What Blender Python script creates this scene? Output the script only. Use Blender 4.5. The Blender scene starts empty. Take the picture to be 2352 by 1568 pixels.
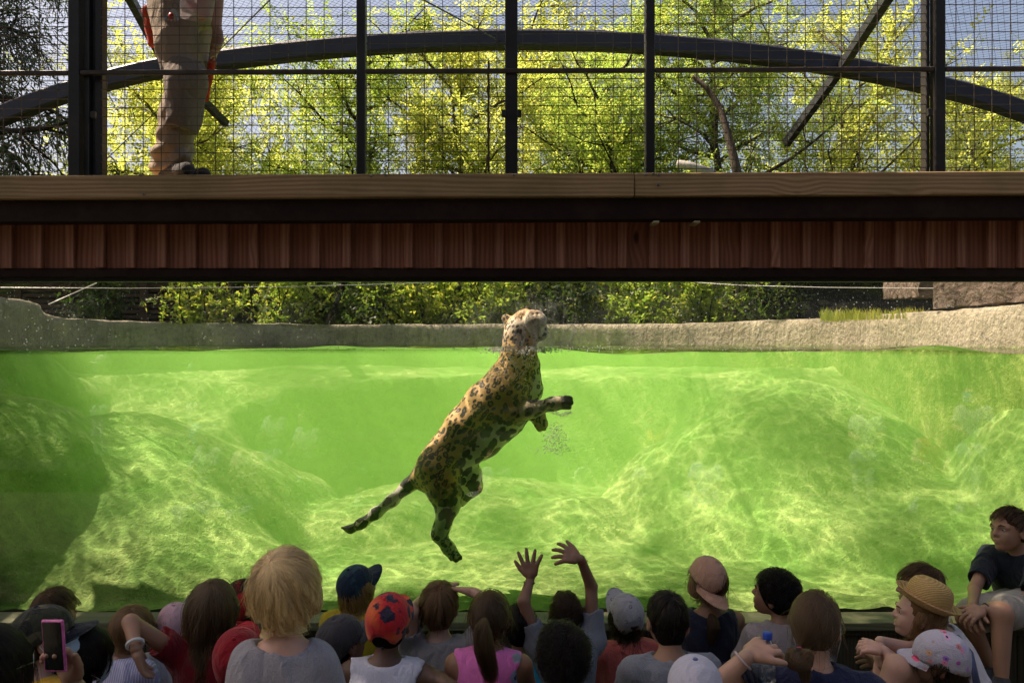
import bpy, math, random
import numpy as np
from mathutils import Vector, Matrix, Euler

R = math.radians
sc = bpy.context.scene
COL = sc.collection

# ------------------------------------------------------------------ camera
F = 1890.0          # focal length in photo pixels (photo taken as 2352 x 1568)
EYE = 1.87          # eye height above the visitors' ground
D0 = 4.5            # camera to glass
cam_data = bpy.data.cameras.new('camera')
cam_data.sensor_width = 36.0
cam_data.lens = 36.0 * F / 2352.0
cam_data.clip_start = 0.05
cam_data.clip_end = 3000.0
cam_data.dof.use_dof = True
cam_data.dof.focus_distance = 5.0
cam_data.dof.aperture_fstop = 9.0
cam = bpy.data.objects.new('camera', cam_data)
COL.objects.link(cam)
cam.location = (0, -D0, EYE)
cam.rotation_euler = (R(90), 0, 0)
sc.camera = cam

# ------------------------------------------------------------------ sky and sun
SUN_EL = R(56)
SUN_H = Vector((-0.96, 0.28, 0)).normalized()       # horizontal direction towards the sun
SUN_DIR = Vector((SUN_H.x * math.cos(SUN_EL), SUN_H.y * math.cos(SUN_EL), math.sin(SUN_EL)))
world = bpy.data.worlds.new('World')
sc.world = world
world.use_nodes = True
wn = world.node_tree.nodes
wl = world.node_tree.links
wn.clear()
w_out = wn.new('ShaderNodeOutputWorld')
w_bg = wn.new('ShaderNodeBackground')
w_sky = wn.new('ShaderNodeTexSky')
w_sky.sky_type = 'NISHITA'
w_sky.sun_disc = False
w_sky.sun_elevation = SUN_EL
w_sky.sun_rotation = math.atan2(SUN_H.x, SUN_H.y)
w_sky.air_density = 1.0
w_sky.dust_density = 5.0
w_sky.ozone_density = 2.2
w_bg.inputs['Strength'].default_value = 0.10
wl.new(w_sky.outputs[0], w_bg.inputs[0])
wl.new(w_bg.outputs[0], w_out.inputs[0])

sun_data = bpy.data.lights.new('sun', 'SUN')
sun_data.energy = 5.0
sun_data.angle = R(0.5)
sun_data.color = (1.0, 0.93, 0.82)
sun = bpy.data.objects.new('sun', sun_data)
COL.objects.link(sun)
sun.rotation_euler = SUN_DIR.to_track_quat('Z', 'Y').to_euler()
sun.location = (0, 0, 20)

sc.view_settings.view_transform = 'Standard'
sc.view_settings.look = 'None'
sc.view_settings.exposure = 0.95
sc.view_settings.gamma = 1.0
sc.view_settings.use_curve_mapping = False
sc.view_settings.use_white_balance = True
sc.view_settings.white_balance_temperature = 7400
sc.view_settings.white_balance_tint = 16
sc.render.engine = 'CYCLES'
cy = sc.cycles
cy.use_denoising = True
cy.max_bounces = 8
cy.diffuse_bounces = 3
cy.glossy_bounces = 3
cy.transmission_bounces = 4
cy.volume_bounces = 2
cy.transparent_max_bounces = 24
cy.volume_step_rate = 4.0
cy.caustics_reflective = False
cy.caustics_refractive = False
cy.sample_clamp_indirect = 6.0
cy.use_adaptive_sampling = True
cy.adaptive_threshold = 0.02

# ------------------------------------------------------------------ helpers
random.seed(7)
rng = np.random.default_rng(7)


def P(u, v, d):
    """A point seen at photo pixel (u, v), d metres in front of the camera."""
    return Vector(((u - 1176) / F * d, d - D0, EYE - (v - 784) / F * d))


def tag(o, label=None, cat=None, group=None, kind=None):
    if label: o['label'] = label
    if cat: o['category'] = cat
    if group: o['group'] = group
    if kind: o['kind'] = kind
    return o


def link(o, parent=None):
    COL.objects.link(o)
    if parent is not None:
        o.parent = parent
    return o


def empty(name, loc=(0, 0, 0), label=None, cat=None, group=None):
    o = bpy.data.objects.new(name, None)
    o.empty_display_size = 0.1
    COL.objects.link(o)
    o.location = loc
    o.matrix_world = Matrix.Translation(loc)
    return tag(o, label, cat, group)


def mesh_data(name, verts, faces, smooth=False):
    me = bpy.data.meshes.new(name)
    verts = np.asarray(verts, dtype=np.float32)
    if isinstance(faces, np.ndarray):
        n, k = faces.shape
        me.vertices.add(len(verts))
        me.vertices.foreach_set('co', verts.ravel())
        me.loops.add(n * k)
        me.loops.foreach_set('vertex_index', faces.astype(np.int32).ravel())
        me.polygons.add(n)
        me.polygons.foreach_set('loop_start', np.arange(0, n * k, k, dtype=np.int32))
        me.update(calc_edges=True)
    else:
        me.from_pydata([tuple(map(float, v)) for v in verts], [], faces)
        me.update()
    if smooth:
        me.polygons.foreach_set('use_smooth', np.ones(len(me.polygons), dtype=bool))
    return me


def build(name, verts, faces, m, parent=None, smooth=False, world=True):
    """One mesh object. Vertices are world coordinates unless world=False (then local to parent)."""
    me = mesh_data(name, verts, faces, smooth)
    if m is not None:
        me.materials.append(m)
    o = bpy.data.objects.new(name, me)
    link(o, parent)
    if parent is not None and world:
        o.matrix_parent_inverse = parent.matrix_world.inverted()
    return o


class MB:
    """Collects simple shapes (world coordinates) for one mesh."""
    def __init__(s):
        s.v = []; s.f = []

    def add(s, verts, faces):
        b = len(s.v)
        s.v.extend([tuple(x) for x in verts])
        s.f.extend([tuple(i + b for i in q) for q in faces])
        return s

    def box(s, lo, hi, bev=0.0, rot=None, piv=None):
        x0, y0, z0 = lo; x1, y1, z1 = hi
        if bev <= 0:
            v = [(x0, y0, z0), (x1, y0, z0), (x1, y1, z0), (x0, y1, z0), (x0, y0, z1), (x1, y0, z1), (x1, y1, z1), (x0, y1, z1)]
            f = [(0, 3, 2, 1), (4, 5, 6, 7), (0, 1, 5, 4), (1, 2, 6, 5), (2, 3, 7, 6), (3, 0, 4, 7)]
        else:
            b = bev
            v = []
            for (z, i) in ((z0, b), (z0 + b, 0), (z1 - b, 0), (z1, b)):
                bb = b
                ring = [(x0 + bb, y0), (x1 - bb, y0), (x1, y0 + bb), (x1, y1 - bb), (x1 - bb, y1), (x0 + bb, y1), (x0, y1 - bb), (x0, y0 + bb)]
                cx, cy_ = (x0 + x1) / 2, (y0 + y1) / 2
                for (x, y) in ring:
                    if i:
                        x += math.copysign(min(i, abs(x - cx)), cx - x) if abs(x - cx) > i else 0
                        y += math.copysign(min(i, abs(y - cy_)), cy_ - y) if abs(y - cy_) > i else 0
                    v.append((x, y, z))
            f = [tuple(range(7, -1, -1)), tuple(range(24, 32))]
            for k in range(3):
                for i in range(8):
                    f.append((k * 8 + i, k * 8 + (i + 1) % 8, (k + 1) * 8 + (i + 1) % 8, (k + 1) * 8 + i))
        if rot is not None:
            pv = Vector(piv) if piv is not None else Vector(((x0 + x1) / 2, (y0 + y1) / 2, (z0 + z1) / 2))
            v = [tuple(rot @ (Vector(p) - pv) + pv) for p in v]
        return s.add(v, f)

    def tube(s, pts, rad, n=8, caps=True):
        pts = [Vector(p) for p in pts]
        if not hasattr(rad, '__len__'):
            rad = [rad] * len(pts)
        v = []; f = []
        up = None
        for i, p in enumerate(pts):
            t = (pts[min(i + 1, len(pts) - 1)] - pts[max(i - 1, 0)])
            if t.length < 1e-9: t = Vector((0, 0, 1))
            t.normalize()
            if up is None:
                up = t.orthogonal().normalized()
            else:
                up = (up - t * up.dot(t))
                up = up.normalized() if up.length > 1e-6 else t.orthogonal().normalized()
            sd = t.cross(up)
            for k in range(n):
                a = 2 * math.pi * k / n
                v.append(p + (up * math.cos(a) + sd * math.sin(a)) * rad[i])
        for i in range(len(pts) - 1):
            for k in range(n):
                f.append((i * n + k, i * n + (k + 1) % n, (i + 1) * n + (k + 1) % n, (i + 1) * n + k))
        if caps:
            f.append(tuple(range(n - 1, -1, -1)))
            f.append(tuple((len(pts) - 1) * n + k for k in range(n)))
        return s.add(v, f)

    def bar(s, a, b, w, h, up=(0, 0, 1)):
        a = Vector(a); b = Vector(b)
        t = (b - a).normalized(); u = Vector(up)
        sd = t.cross(u).normalized(); u = sd.cross(t)
        v = []
        for p in (a, b):
            for (i, j) in ((-1, -1), (1, -1), (1, 1), (-1, 1)):
                v.append(p + sd * (i * w / 2) + u * (j * h / 2))
        f = [(0, 1, 2, 3), (7, 6, 5, 4), (0, 4, 5, 1), (1, 5, 6, 2), (2, 6, 7, 3), (3, 7, 4, 0)]
        return s.add(v, f)

    def lathe(s, prof, c=(0, 0, 0), n=20, rot=None):
        c = Vector(c); v = []; f = []
        for (r, z) in prof:
            for k in range(n):
                a = 2 * math.pi * k / n
                p = Vector((r * math.cos(a), r * math.sin(a), z))
                v.append((rot @ p if rot is not None else p) + c)
        for i in range(len(prof) - 1):
            for k in range(n):
                f.append((i * n + k, i * n + (k + 1) % n, (i + 1) * n + (k + 1) % n, (i + 1) * n + k))
        f.append(tuple(range(n - 1, -1, -1)))
        f.append(tuple((len(prof) - 1) * n + k for k in range(n)))
        return s.add(v, f)

    def build(s, name, m, parent=None, smooth=False):
        return build(name, s.v, s.f, m, parent, smooth)


def smooth_angle(o, deg=40):
    me = o.data
    me.polygons.foreach_set('use_smooth', np.ones(len(me.polygons), dtype=bool))
    try:
        me.set_sharp_from_angle(angle=R(deg))
    except Exception:
        pass
    return o


# ------------------------------------------------------------------ materials
class NT:
    def __init__(s, name):
        s.m = bpy.data.materials.new(name)
        s.m.use_nodes = True
        s.n = s.m.node_tree.nodes; s.l = s.m.node_tree.links
        s.n.clear()
        s.out = s.n.new('ShaderNodeOutputMaterial')

    def node(s, t, **kw):
        n = s.n.new(t)
        for k, v in kw.items():
            setattr(n, k, v)
        return n

    def set(s, sock, v):
        if isinstance(v, bpy.types.NodeSocket):
            s.l.new(v, sock)
        elif v is not None:
            if hasattr(sock, 'default_value'):
                dv = sock.default_value
                if hasattr(dv, '__len__') and not hasattr(v, '__len__'):
                    v = [v] * len(dv)
                if hasattr(dv, '__len__') and len(dv) == 4 and len(v) == 3:
                    v = (*v, 1.0)
                sock.default_value = v

    def coord(s, kind='Object'):
        return s.node('ShaderNodeTexCoord').outputs[kind]

    def mapping(s, vec, scale=(1, 1, 1), loc=(0, 0, 0), rot=(0, 0, 0)):
        n = s.node('ShaderNodeMapping')
        s.set(n.inputs['Vector'], vec); s.set(n.inputs['Scale'], scale); s.set(n.inputs['Location'], loc); s.set(n.inputs['Rotation'], rot)
        return n.outputs[0]

    def noise(s, vec, scale=5, detail=4, rough=0.55, dist=0.0, out='Fac'):
        n = s.node('ShaderNodeTexNoise')
        s.set(n.inputs['Vector'], vec); s.set(n.inputs['Scale'], scale); s.set(n.inputs['Detail'], detail)
        s.set(n.inputs['Roughness'], rough); s.set(n.inputs['Distortion'], dist)
        return n.outputs[out]

    def voronoi(s, vec, scale=5, feature='F1', out='Distance', rand=1.0, dim='3D'):
        n = s.node('ShaderNodeTexVoronoi', feature=feature, voronoi_dimensions=dim)
        s.set(n.inputs['Vector'], vec); s.set(n.inputs['Scale'], scale); s.set(n.inputs['Randomness'], rand)
        return n.outputs[out]

    def ramp(s, fac, stops, interp='LINEAR'):
        n = s.node('ShaderNodeValToRGB')
        cr = n.color_ramp; cr.interpolation = interp
        while len(cr.elements) < len(stops): cr.elements.new(0.5)
        for e, (p, c) in zip(cr.elements, stops):
            e.position = p
            if not hasattr(c, '__len__'): c = (c, c, c)
            e.color = (*c, 1.0) if len(c) == 3 else c
        s.set(n.inputs[0], fac)
        return n.outputs[0]

    def math(s, op, a, b=None, c=None, clamp=False):
        n = s.node('ShaderNodeMath', operation=op, use_clamp=clamp)
        s.set(n.inputs[0], a)
        if b is not None: s.set(n.inputs[1], b)
        if c is not None: s.set(n.inputs[2], c)
        return n.outputs[0]

    def vmath(s, op, a, b=None, scale=None):
        n = s.node('ShaderNodeVectorMath', operation=op)
        s.set(n.inputs[0], a)
        if b is not None: s.set(n.inputs[1], b)
        if scale is not None: s.set(n.inputs['Scale'], scale)
        return n.outputs['Value'] if op in ('DOT_PRODUCT', 'LENGTH', 'DISTANCE') else n.outputs[0]

    def mix(s, fac, a, b, blend='MIX'):
        n = s.node('ShaderNodeMix', data_type='RGBA', blend_type=blend)
        s.set(n.inputs[0], fac); s.set(n.inputs[6], a); s.set(n.inputs[7], b)
        return n.outputs[2]

    def bump(s, h, strength=0.3, dist=0.01, normal=None):
        n = s.node('ShaderNodeBump')
        s.set(n.inputs['Strength'], strength); s.set(n.inputs['Distance'], dist); s.set(n.inputs['Height'], h)
        if normal is not None: s.set(n.inputs['Normal'], normal)
        return n.outputs[0]

    def attr(s, name, out='Fac'):
        n = s.node('ShaderNodeAttribute', attribute_name=name)
        return n.outputs[out]

    def rand(s):
        return s.node('ShaderNodeObjectInfo').outputs['Random']

    def principled(s, col, rough=0.6, spec=0.4, normal=None, metal=0.0, sheen=0.0, sss=0.0, trans=0.0, alpha=None):
        n = s.node('ShaderNodeBsdfPrincipled')
        s.set(n.inputs['Base Color'], col); s.set(n.inputs['Roughness'], rough)
        s.set(n.inputs['Specular IOR Level'], spec); s.set(n.inputs['Metallic'], metal)
        if normal is not None: s.set(n.inputs['Normal'], normal)
        if sheen: s.set(n.inputs['Sheen Weight'], sheen)
        if sss:
            s.set(n.inputs['Subsurface Weight'], sss); s.set(n.inputs['Subsurface Radius'], (0.012, 0.005, 0.003)); s.set(n.inputs['Subsurface Scale'], 1.0)
        if trans: s.set(n.inputs['Transmission Weight'], trans)
        if alpha is not None: s.set(n.inputs['Alpha'], alpha)
        return n.outputs[0]

    def shader_mix(s, fac, a, b):
        n = s.node('ShaderNodeMixShader')
        s.set(n.inputs[0], fac); s.l.new(a, n.inputs[1]); s.l.new(b, n.inputs[2])
        return n.outputs[0]

    def done(s, surf=None, vol=None):
        if surf is not None: s.l.new(surf, s.out.inputs['Surface'])
        if vol is not None: s.l.new(vol, s.out.inputs['Volume'])
        return s.m


MATS = {}


def cached(fn):
    def w(*a, **k):
        key = (fn.__name__, a, tuple(sorted(k.items())))
        if key not in MATS: MATS[key] = fn(*a, **k)
        return MATS[key]
    return w


def sc3(c, k):
    return tuple(min(1.0, x * k) for x in c)


@cached
def m_paint(col, rough=0.5, metal=0.0, var=0.25, scale=8.0, bump=0.15, spec=0.4):
    t = NT('painted_surface')
    co = t.coord('Object')
    n = t.noise(co, scale, 5, 0.6)
    n2 = t.noise(co, scale * 9, 3, 0.6)
    c = t.mix(t.ramp(n, [(0.35, 0), (0.7, 1)]), sc3(col, 1 - var), sc3(col, 1 + var))
    c = t.mix(t.ramp(n2, [(0.45, 0), (0.75, 0.35)]), c, sc3(col, 1 - 1.6 * var))
    r = t.math('ADD', t.math('MULTIPLY', n2, 0.25), rough - 0.1)
    return t.done(t.principled(c, r, spec, t.bump(n2, bump, 0.004), metal))


@cached
def m_wood(dark, light, axis='X', grain=14.0, rough=0.75, knots=True, moss=0.0, bump=0.35):
    """Planks: grain runs along axis; every object of it gets its own piece of the grain."""
    t = NT('wood')
    co = t.coord('Object')
    rnd = t.rand()
    off = t.node('ShaderNodeCombineXYZ')
    t.set(off.inputs[0], t.math('MULTIPLY', rnd, 37.0)); t.set(off.inputs[1], t.math('MULTIPLY', rnd, 91.0)); t.set(off.inputs[2], t.math('MULTIPLY', rnd, 53.0))
    co = t.vmath('ADD', co, off.outputs[0])
    st = {'X': (0.12, 1, 1), 'Y': (1, 0.12, 1), 'Z': (1, 1, 0.12)}[axis]
    m1 = t.mapping(co, st)
    # knots bend the rings
    kd = t.voronoi(t.mapping(co, {'X': (0.45, 1, 1), 'Y': (1, 0.45, 1), 'Z': (1, 1, 0.45)}[axis]), 3.3)
    kn = t.ramp(kd, [(0.0, 1), (0.22, 0)])
    warp = t.noise(m1, 5.0, 3, 0.5)
    w = t.math('ADD', t.math('MULTIPLY', warp, 1.3), t.math('MULTIPLY', kn, 0.55 if knots else 0.0))
    perp = t.node('ShaderNodeSeparateXYZ'); t.set(perp.inputs[0], m1)
    idx = {'X': 2, 'Y': 0, 'Z': 0}[axis]
    ph = t.math('ADD', t.math('MULTIPLY', perp.outputs[idx], grain * 30.0), t.math('MULTIPLY', w, grain * 2.2))
    rings = t.math('MULTIPLY', t.math('ADD', t.math('SINE', ph), 1.0), 0.5)
    fine = t.noise(t.mapping(co, tuple(1.0 if k < 0.5 else 24.0 for k in st)), 3.0, 4, 0.7)
    base = t.mix(t.math('ADD', t.math('MULTIPLY', rings, 0.65), t.math('MULTIPLY', fine, 0.4)), dark, light)
    base = t.mix(t.math('MULTIPLY', rnd, 0.45), base, sc3(dark, 0.8))
    if knots:
        base = t.mix(t.ramp(kd, [(0.0, 1), (0.045, 1), (0.075, 0)]), base, sc3(dark, 0.35))
    if moss > 0:
        mz = t.noise(co, 2.2, 4, 0.6)
        base = t.mix(t.math('MULTIPLY', t.ramp(mz, [(0.45, 0), (0.65, 1)]), moss), base, (0.07, 0.085, 0.02))
    h = t.math('ADD', t.math('MULTIPLY', rings, 0.5), fine)
    return t.done(t.principled(base, rough, 0.25, t.bump(h, bump, 0.004)))


@cached
def m_leaf(c1, c2, c3, trans=0.55):
    t = NT('leaf')
    co = t.coord('Object')
    g = t.node('ShaderNodeNewGeometry')
    n = t.noise(co, 0.9, 2, 0.5)
    r = g.outputs['Random Per Island']
    c = t.mix(r, c1, c2)
    c = t.mix(t.ramp(t.math('ADD', t.math('MULTIPLY', n, 0.6), t.math('MULTIPLY', r, 0.4)), [(0.5, 0), (0.72, 1)]), c, c3)
    d = t.principled(c, 0.5, 0.35)
    tr = t.node('ShaderNodeBsdfTranslucent')
    t.set(tr.inputs[0], t.mix(1.0, c, (3.0, 3.2, 2.2), 'MULTIPLY'))
    return t.done(t.shader_mix(trans, d, tr.outputs[0]))


@cached
def m_bark(c1, c2):
    t = NT('bark')
    co = t.mapping(t.coord('Object'), (1, 1, 0.25))
    n = t.noise(co, 14, 6, 0.65)
    c = t.mix(t.ramp(n, [(0.35, 0), (0.65, 1)]), c1, c2)
    return t.done(t.principled(c, 0.9, 0.2, t.bump(n, 0.8, 0.02)))


def nz(x, y, z=0.0, seed=0, octaves=3, scale=1.0):
    """Cheap vectorised value-like noise (sum of rotated sines), about -1..1."""
    r = np.random.default_rng(seed)
    out = 0.0; amp = 1.0; tot = 0.0; f = scale
    for o in range(octaves):
        for k in range(3):
            d = r.normal(size=3); d /= np.linalg.norm(d)
            out = out + amp * np.sin(f * (d[0] * x + d[1] * y + d[2] * z) * 2.1 + r.uniform(0, 6.28))
            tot += amp * 0.75
        amp *= 0.55; f *= 2.03
    return out / tot

# ------------------------------------------------------------------ ground, pool, water, glass
WATER_Z = 1.82
SILL_Z = 0.392


def m_dirt():
    t = NT('packed_earth')
    co = t.coord('Object')
    n = t.noise(co, 3, 6, 0.6); n2 = t.noise(co, 60, 4, 0.7)
    c = t.mix(n, (0.05, 0.043, 0.033), (0.11, 0.095, 0.07))
    c = t.mix(t.ramp(n2, [(0.5, 0), (0.7, 0.6)]), c, (0.11, 0.095, 0.075))
    return t.done(t.principled(c, 0.95, 0.2, t.bump(n2, 0.5, 0.01)))


def m_soil():
    t = NT('forest_soil')
    co = t.coord('Object')
    n = t.noise(co, 1.3, 6, 0.65); n2 = t.noise(co, 25, 4, 0.7)
    c = t.mix(t.ramp(n, [(0.35, 0), (0.65, 1)]), (0.045, 0.05, 0.02), (0.10, 0.12, 0.035))
    c = t.mix(t.ramp(n2, [(0.5, 0), (0.7, 0.5)]), c, (0.13, 0.10, 0.06))
    return t.done(t.principled(c, 0.95, 0.15, t.bump(n2, 0.6, 0.03)))


# visitors' side
o = build('ground', [(-30, -40, 0), (30, -40, 0), (30, 0.3, 0), (-30, 0.3, 0)], [(0, 1, 2, 3)], m_dirt())
tag(o, 'packed earth viewing area in front of the pool window', 'ground', kind='structure')

# pool outline (wall path, plan view with the height of the wall's top)
WALL = [(-3.85, 0.06, 2.26), (-4.05, 1.2, 2.24), (-4.2, 2.5, 2.225), (-4.42, 3.2, 2.215), (-4.55, 3.55, 2.14), (-4.45, 4.05, 2.085), (-3.9, 4.7, 2.075),
        (-2.9, 5.3, 2.072), (-1.5, 5.75, 2.075), (0.0, 5.9, 2.075), (1.2, 5.7, 2.08), (2.2, 5.2, 2.085), (2.95, 4.4, 2.095),
        (3.35, 3.4, 2.105), (3.5, 2.2, 2.12), (3.55, 1.0, 2.125), (3.62, 0.06, 2.13)]


def resample(path, step):
    pts = [Vector(p) for p in path]
    # Catmull-Rom
    out = []
    for i in range(len(pts) - 1):
        p0 = pts[max(i - 1, 0)]; p1 = pts[i]; p2 = pts[i + 1]; p3 = pts[min(i + 2, len(pts) - 1)]
        n = max(2, int((p2 - p1).length / step))
        for k in range(n):
            t_ = k / n
            out.append(0.5 * ((2 * p1) + (-p0 + p2) * t_ + (2 * p0 - 5 * p1 + 4 * p2 - p3) * t_ ** 2 + (-p0 + 3 * p1 - 3 * p2 + p3) * t_ ** 3))
    out.append(pts[-1])
    return out


wall_path = resample(WALL, 0.05)


def m_concrete():
    t = NT('weathered_concrete')
    co = t.coord('Object')
    n = t.noise(co, 2.3, 6, 0.62); n2 = t.noise(co, 22, 5, 0.65); n3 = t.noise(t.mapping(co, (6, 6, 0.7)), 3.2, 5, 0.65)
    c = t.mix(t.ramp(n, [(0.3, 0), (0.7, 1)]), (0.30, 0.25, 0.17), (0.50, 0.43, 0.31))
    c = t.mix(t.ramp(n3, [(0.52, 0), (0.74, 0.55)]), c, (0.15, 0.14, 0.07))
    c = t.mix(t.ramp(n2, [(0.5, 0), (0.75, 0.6)]), c, (0.14, 0.13, 0.10))
    # algae below the water line
    z = t.node('ShaderNodeSeparateXYZ'); t.set(z.inputs[0], co)
    a = t.ramp(t.math('ADD', z.outputs[2], t.math('MULTIPLY', n2, 0.05)), [(0.0, 1), (1.0, 1)])
    mr = t.node('ShaderNodeMapRange'); t.set(mr.inputs[0], t.math('ADD', z.outputs[2], t.math('MULTIPLY', n2, 0.06)))
    t.set(mr.inputs[1], WATER_Z + 0.02); t.set(mr.inputs[2], WATER_Z + 0.05)
    alg = t.mix(t.ramp(n, [(0.35, 0), (0.65, 1)]), (0.10, 0.17, 0.03), (0.30, 0.36, 0.10))
    c = t.mix(mr.outputs[0], alg, c)
    h = t.math('ADD', n2, t.math('MULTIPLY', n3, 0.8))
    return t.done(t.principled(c, 0.9, 0.2, t.bump(h, 1.0, 0.035)))


M_CONC = m_concrete()
wp = np.array([[p.x, p.y, p.z] for p in wall_path])
tang = np.gradient(wp[:, :2], axis=0)
tang /= np.linalg.norm(tang, axis=1)[:, None]
# path runs clockwise seen from above (left, back, right): the outward side is to the left of the travel direction
outw = np.stack([-tang[:, 1], tang[:, 0]], 1)
prof = [(0.0, 0.2)] + [(0.0, f) for f in np.linspace(0.3, 1.0, 26)]
verts = []
npth = len(wp)
sarc = np.cumsum(np.r_[0, np.linalg.norm(np.diff(wp[:, :2], axis=0), axis=1)])
rows = []
for j, f in enumerate(np.linspace(0, 1, 34)):
    top = wp[:, 2] + 0.012 * nz(sarc, 0, 0, 3, 4, 3.0) + 0.006 * nz(sarc, 0, 0, 5, 3, 14)
    z = 0.25 + (top - 0.25) * f
    bulge = 0.035 * nz(sarc * 1.0, z * 1.6, 0, 11, 4, 1.3) + 0.012 * nz(sarc, z * 0.4, 0, 12, 3, 9)
    if j == 33: bulge = bulge + 0.012
    p = np.c_[wp[:, :2] + outw * bulge[:, None], z]
    rows.append(p)
for off, dz in ((0.03, 0.008), (0.16, 0.012), (0.33, 0.0), (0.36, -0.25)):
    rows.append(np.c_[wp[:, :2] + outw * off, top + dz + 0.008 * nz(sarc, off * 9, 0, 15, 3, 5)])
V = np.concatenate(rows)
nr = len(rows)
ii, jj = np.meshgrid(np.arange(nr - 1), np.arange(npth - 1), indexing='ij')
q = np.stack([ii * npth + jj, ii * npth + jj + 1, (ii + 1) * npth + jj + 1, (ii + 1) * npth + jj], -1).reshape(-1, 4)
o = build('pool_wall', V, q, M_CONC, smooth=True)
tag(o, 'weathered grey green concrete rim wall running round the far side of the pool', 'wall', kind='structure')

# ground beyond the pool wall: one sheet to the horizon with the pool left open
far = [Vector((a.x + b[0] * 0.3, a.y + b[1] * 0.3, 1.98)) for a, b in zip(wall_path[::8], outw[::8])]
gv = []; gf = []
n_ = len(far)
for k, rr in enumerate((1.0, 1.6, 3, 8, 40, 400)):
    for p in far:
        c = Vector((0, 2.0, 1.98))
        e = c + (p - c) * rr
        e.z = 1.98 + (0.03 * math.sin(e.x * 1.7) + 0.04 * math.sin(e.y * 1.3 + e.x) if 1 < rr < 40 else 0)
        e.y = max(e.y, 0.1) if rr < 100 else e.y
        gv.append(e)
for k in range(5):
    for i in range(n_ - 1):
        gf.append((k * n_ + i, k * n_ + i + 1, (k + 1) * n_ + i + 1, (k + 1) * n_ + i))
o = build('terrain', gv, gf, m_soil(), smooth=True)
tag(o, 'earth and low ground beyond the pool', 'terrain', kind='structure')


# pool bed: floor, ledge and mounds of shotcrete rock
def bed_height(x, y):
    f = np.full_like(x, 0.387) + 0.012 * nz(x, y, 0, 21, 4, 2.0)

    def mound(cx, cy_, rx, ry, h, p=1.6, rot=0.0, seed=0, rough=0.10):
        c, s = math.cos(rot), math.sin(rot)
        dx = (x - cx) * c + (y - cy_) * s; dy = -(x - cx) * s + (y - cy_) * c
        r = np.sqrt((dx / rx) ** 2 + (dy / ry) ** 2)
        r = r * (1 + rough * nz(x, y, 0, seed, 3, 1.6))
        return h * np.clip(1 - r ** p, 0, None) ** 0.8

    z = f
    add = [mound(2.55, 2.75, 1.75, 1.6, 1.16, 1.35, 0.3, 31, 0.12), mound(3.3, 1.5, 1.2, 1.1, 0.45, 1.5, 0, 35),
           mound(1.9, 1.75, 1.25, 0.65, 0.36, 1.6, -0.5, 36), mound(2.6, 1.35, 0.9, 0.5, 0.25, 1.5, 0.2, 37),
           mound(-3.05, 1.95, 1.65, 1.9, 0.93, 1.45, 0.35, 32, 0.14), mound(-2.35, 1.0, 1.0, 0.8, 0.35, 1.5, -0.6, 38),
           mound(-0.35, 2.9, 1.3, 1.1, 0.24, 1.7, 0.1, 33, 0.16), mound(-1.1, 2.2, 0.9, 0.7, 0.22, 1.7, 0.5, 39),
           mound(0.55, 2.25, 0.7, 0.6, 0.2, 1.7, 0.5, 40),
           mound(-3.75, 0.95, 1.32, 1.25, 1.12, 3.6, 0.25, 34, 0.22), mound(-4.4, 2.6, 0.8, 1.6, 1.5, 2.2, 0.0, 41, 0.18),
           mound(3.9, 1.2, 0.75, 1.8, 1.2, 2.0, 0.0, 42, 0.15)]
    k = 0.12
    for m in add:
        a = f + m
        kk = np.minimum(k, m * 0.8) + 1e-4
        hh = np.clip(0.5 + 0.5 * (a - z) / kk, 0, 1)
        z = z * (1 - hh) + a * hh + kk * hh * (1 - hh)
    # ledge along the far wall
    dist = np.min(np.hypot(x[..., None] - wp[::4, 0], y[..., None] - wp[::4, 1]), -1)
    back = np.clip((y - 2.6) / 1.2, 0, 1)
    s = np.clip((1.75 + 0.25 * nz(x, y, 0, 50, 3, 0.7) - dist) / 0.22, 0, 1)
    ledge = 1.46 + 0.06 * nz(x, y, 0, 51, 3, 1.2) + np.clip(1.6 - dist, 0, 2) * 0.07
    z = z + (np.maximum(ledge, z) - z) * s * back
    z = z + 0.026 * nz(x, y, z, 61, 4, 4.5) + 0.009 * nz(x, y, z, 62, 2, 19)
    return z


def m_bed():
    t = NT('algae_covered_rock')
    co = t.coord('Object')
    n = t.noise(co, 1.6, 6, 0.62); n2 = t.noise(co, 9, 6, 0.7); n3 = t.noise(co, 45, 3, 0.6)
    c = t.mix(t.ramp(n, [(0.38, 0), (0.62, 1)]), (0.12, 0.27, 0.05), (0.28, 0.42, 0.12))
    c = t.mix(t.ramp(n2, [(0.45, 0), (0.7, 0.85)]), c, (0.08, 0.19, 0.035))
    c = t.mix(t.ramp(n3, [(0.58, 0), (0.72, 0.7)]), c, (0.12, 0.16, 0.04))
    return t.done(t.principled(c, 0.9, 0.15, t.bump(t.math('ADD', n2, t.math('MULTIPLY', n3, 0.5)), 0.8, 0.03)))


gx, gy = np.meshgrid(np.linspace(-4.9, 4.0, 260), np.linspace(0.032, 6.1, 170), indexing='ij')
gz = bed_height(gx, gy)
V = np.stack([gx, gy, gz], -1).reshape(-1, 3)
ii, jj = np.meshgrid(np.arange(259), np.arange(169), indexing='ij')
q = np.stack([ii * 170 + jj, (ii + 1) * 170 + jj, (ii + 1) * 170 + jj + 1, ii * 170 + jj + 1], -1).reshape(-1, 4)
o = build('pool_floor', V, q, m_bed(), smooth=True)
tag(o, 'algae covered pool bed with rock mounds and a sunken ledge', 'pool floor', kind='structure')


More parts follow.
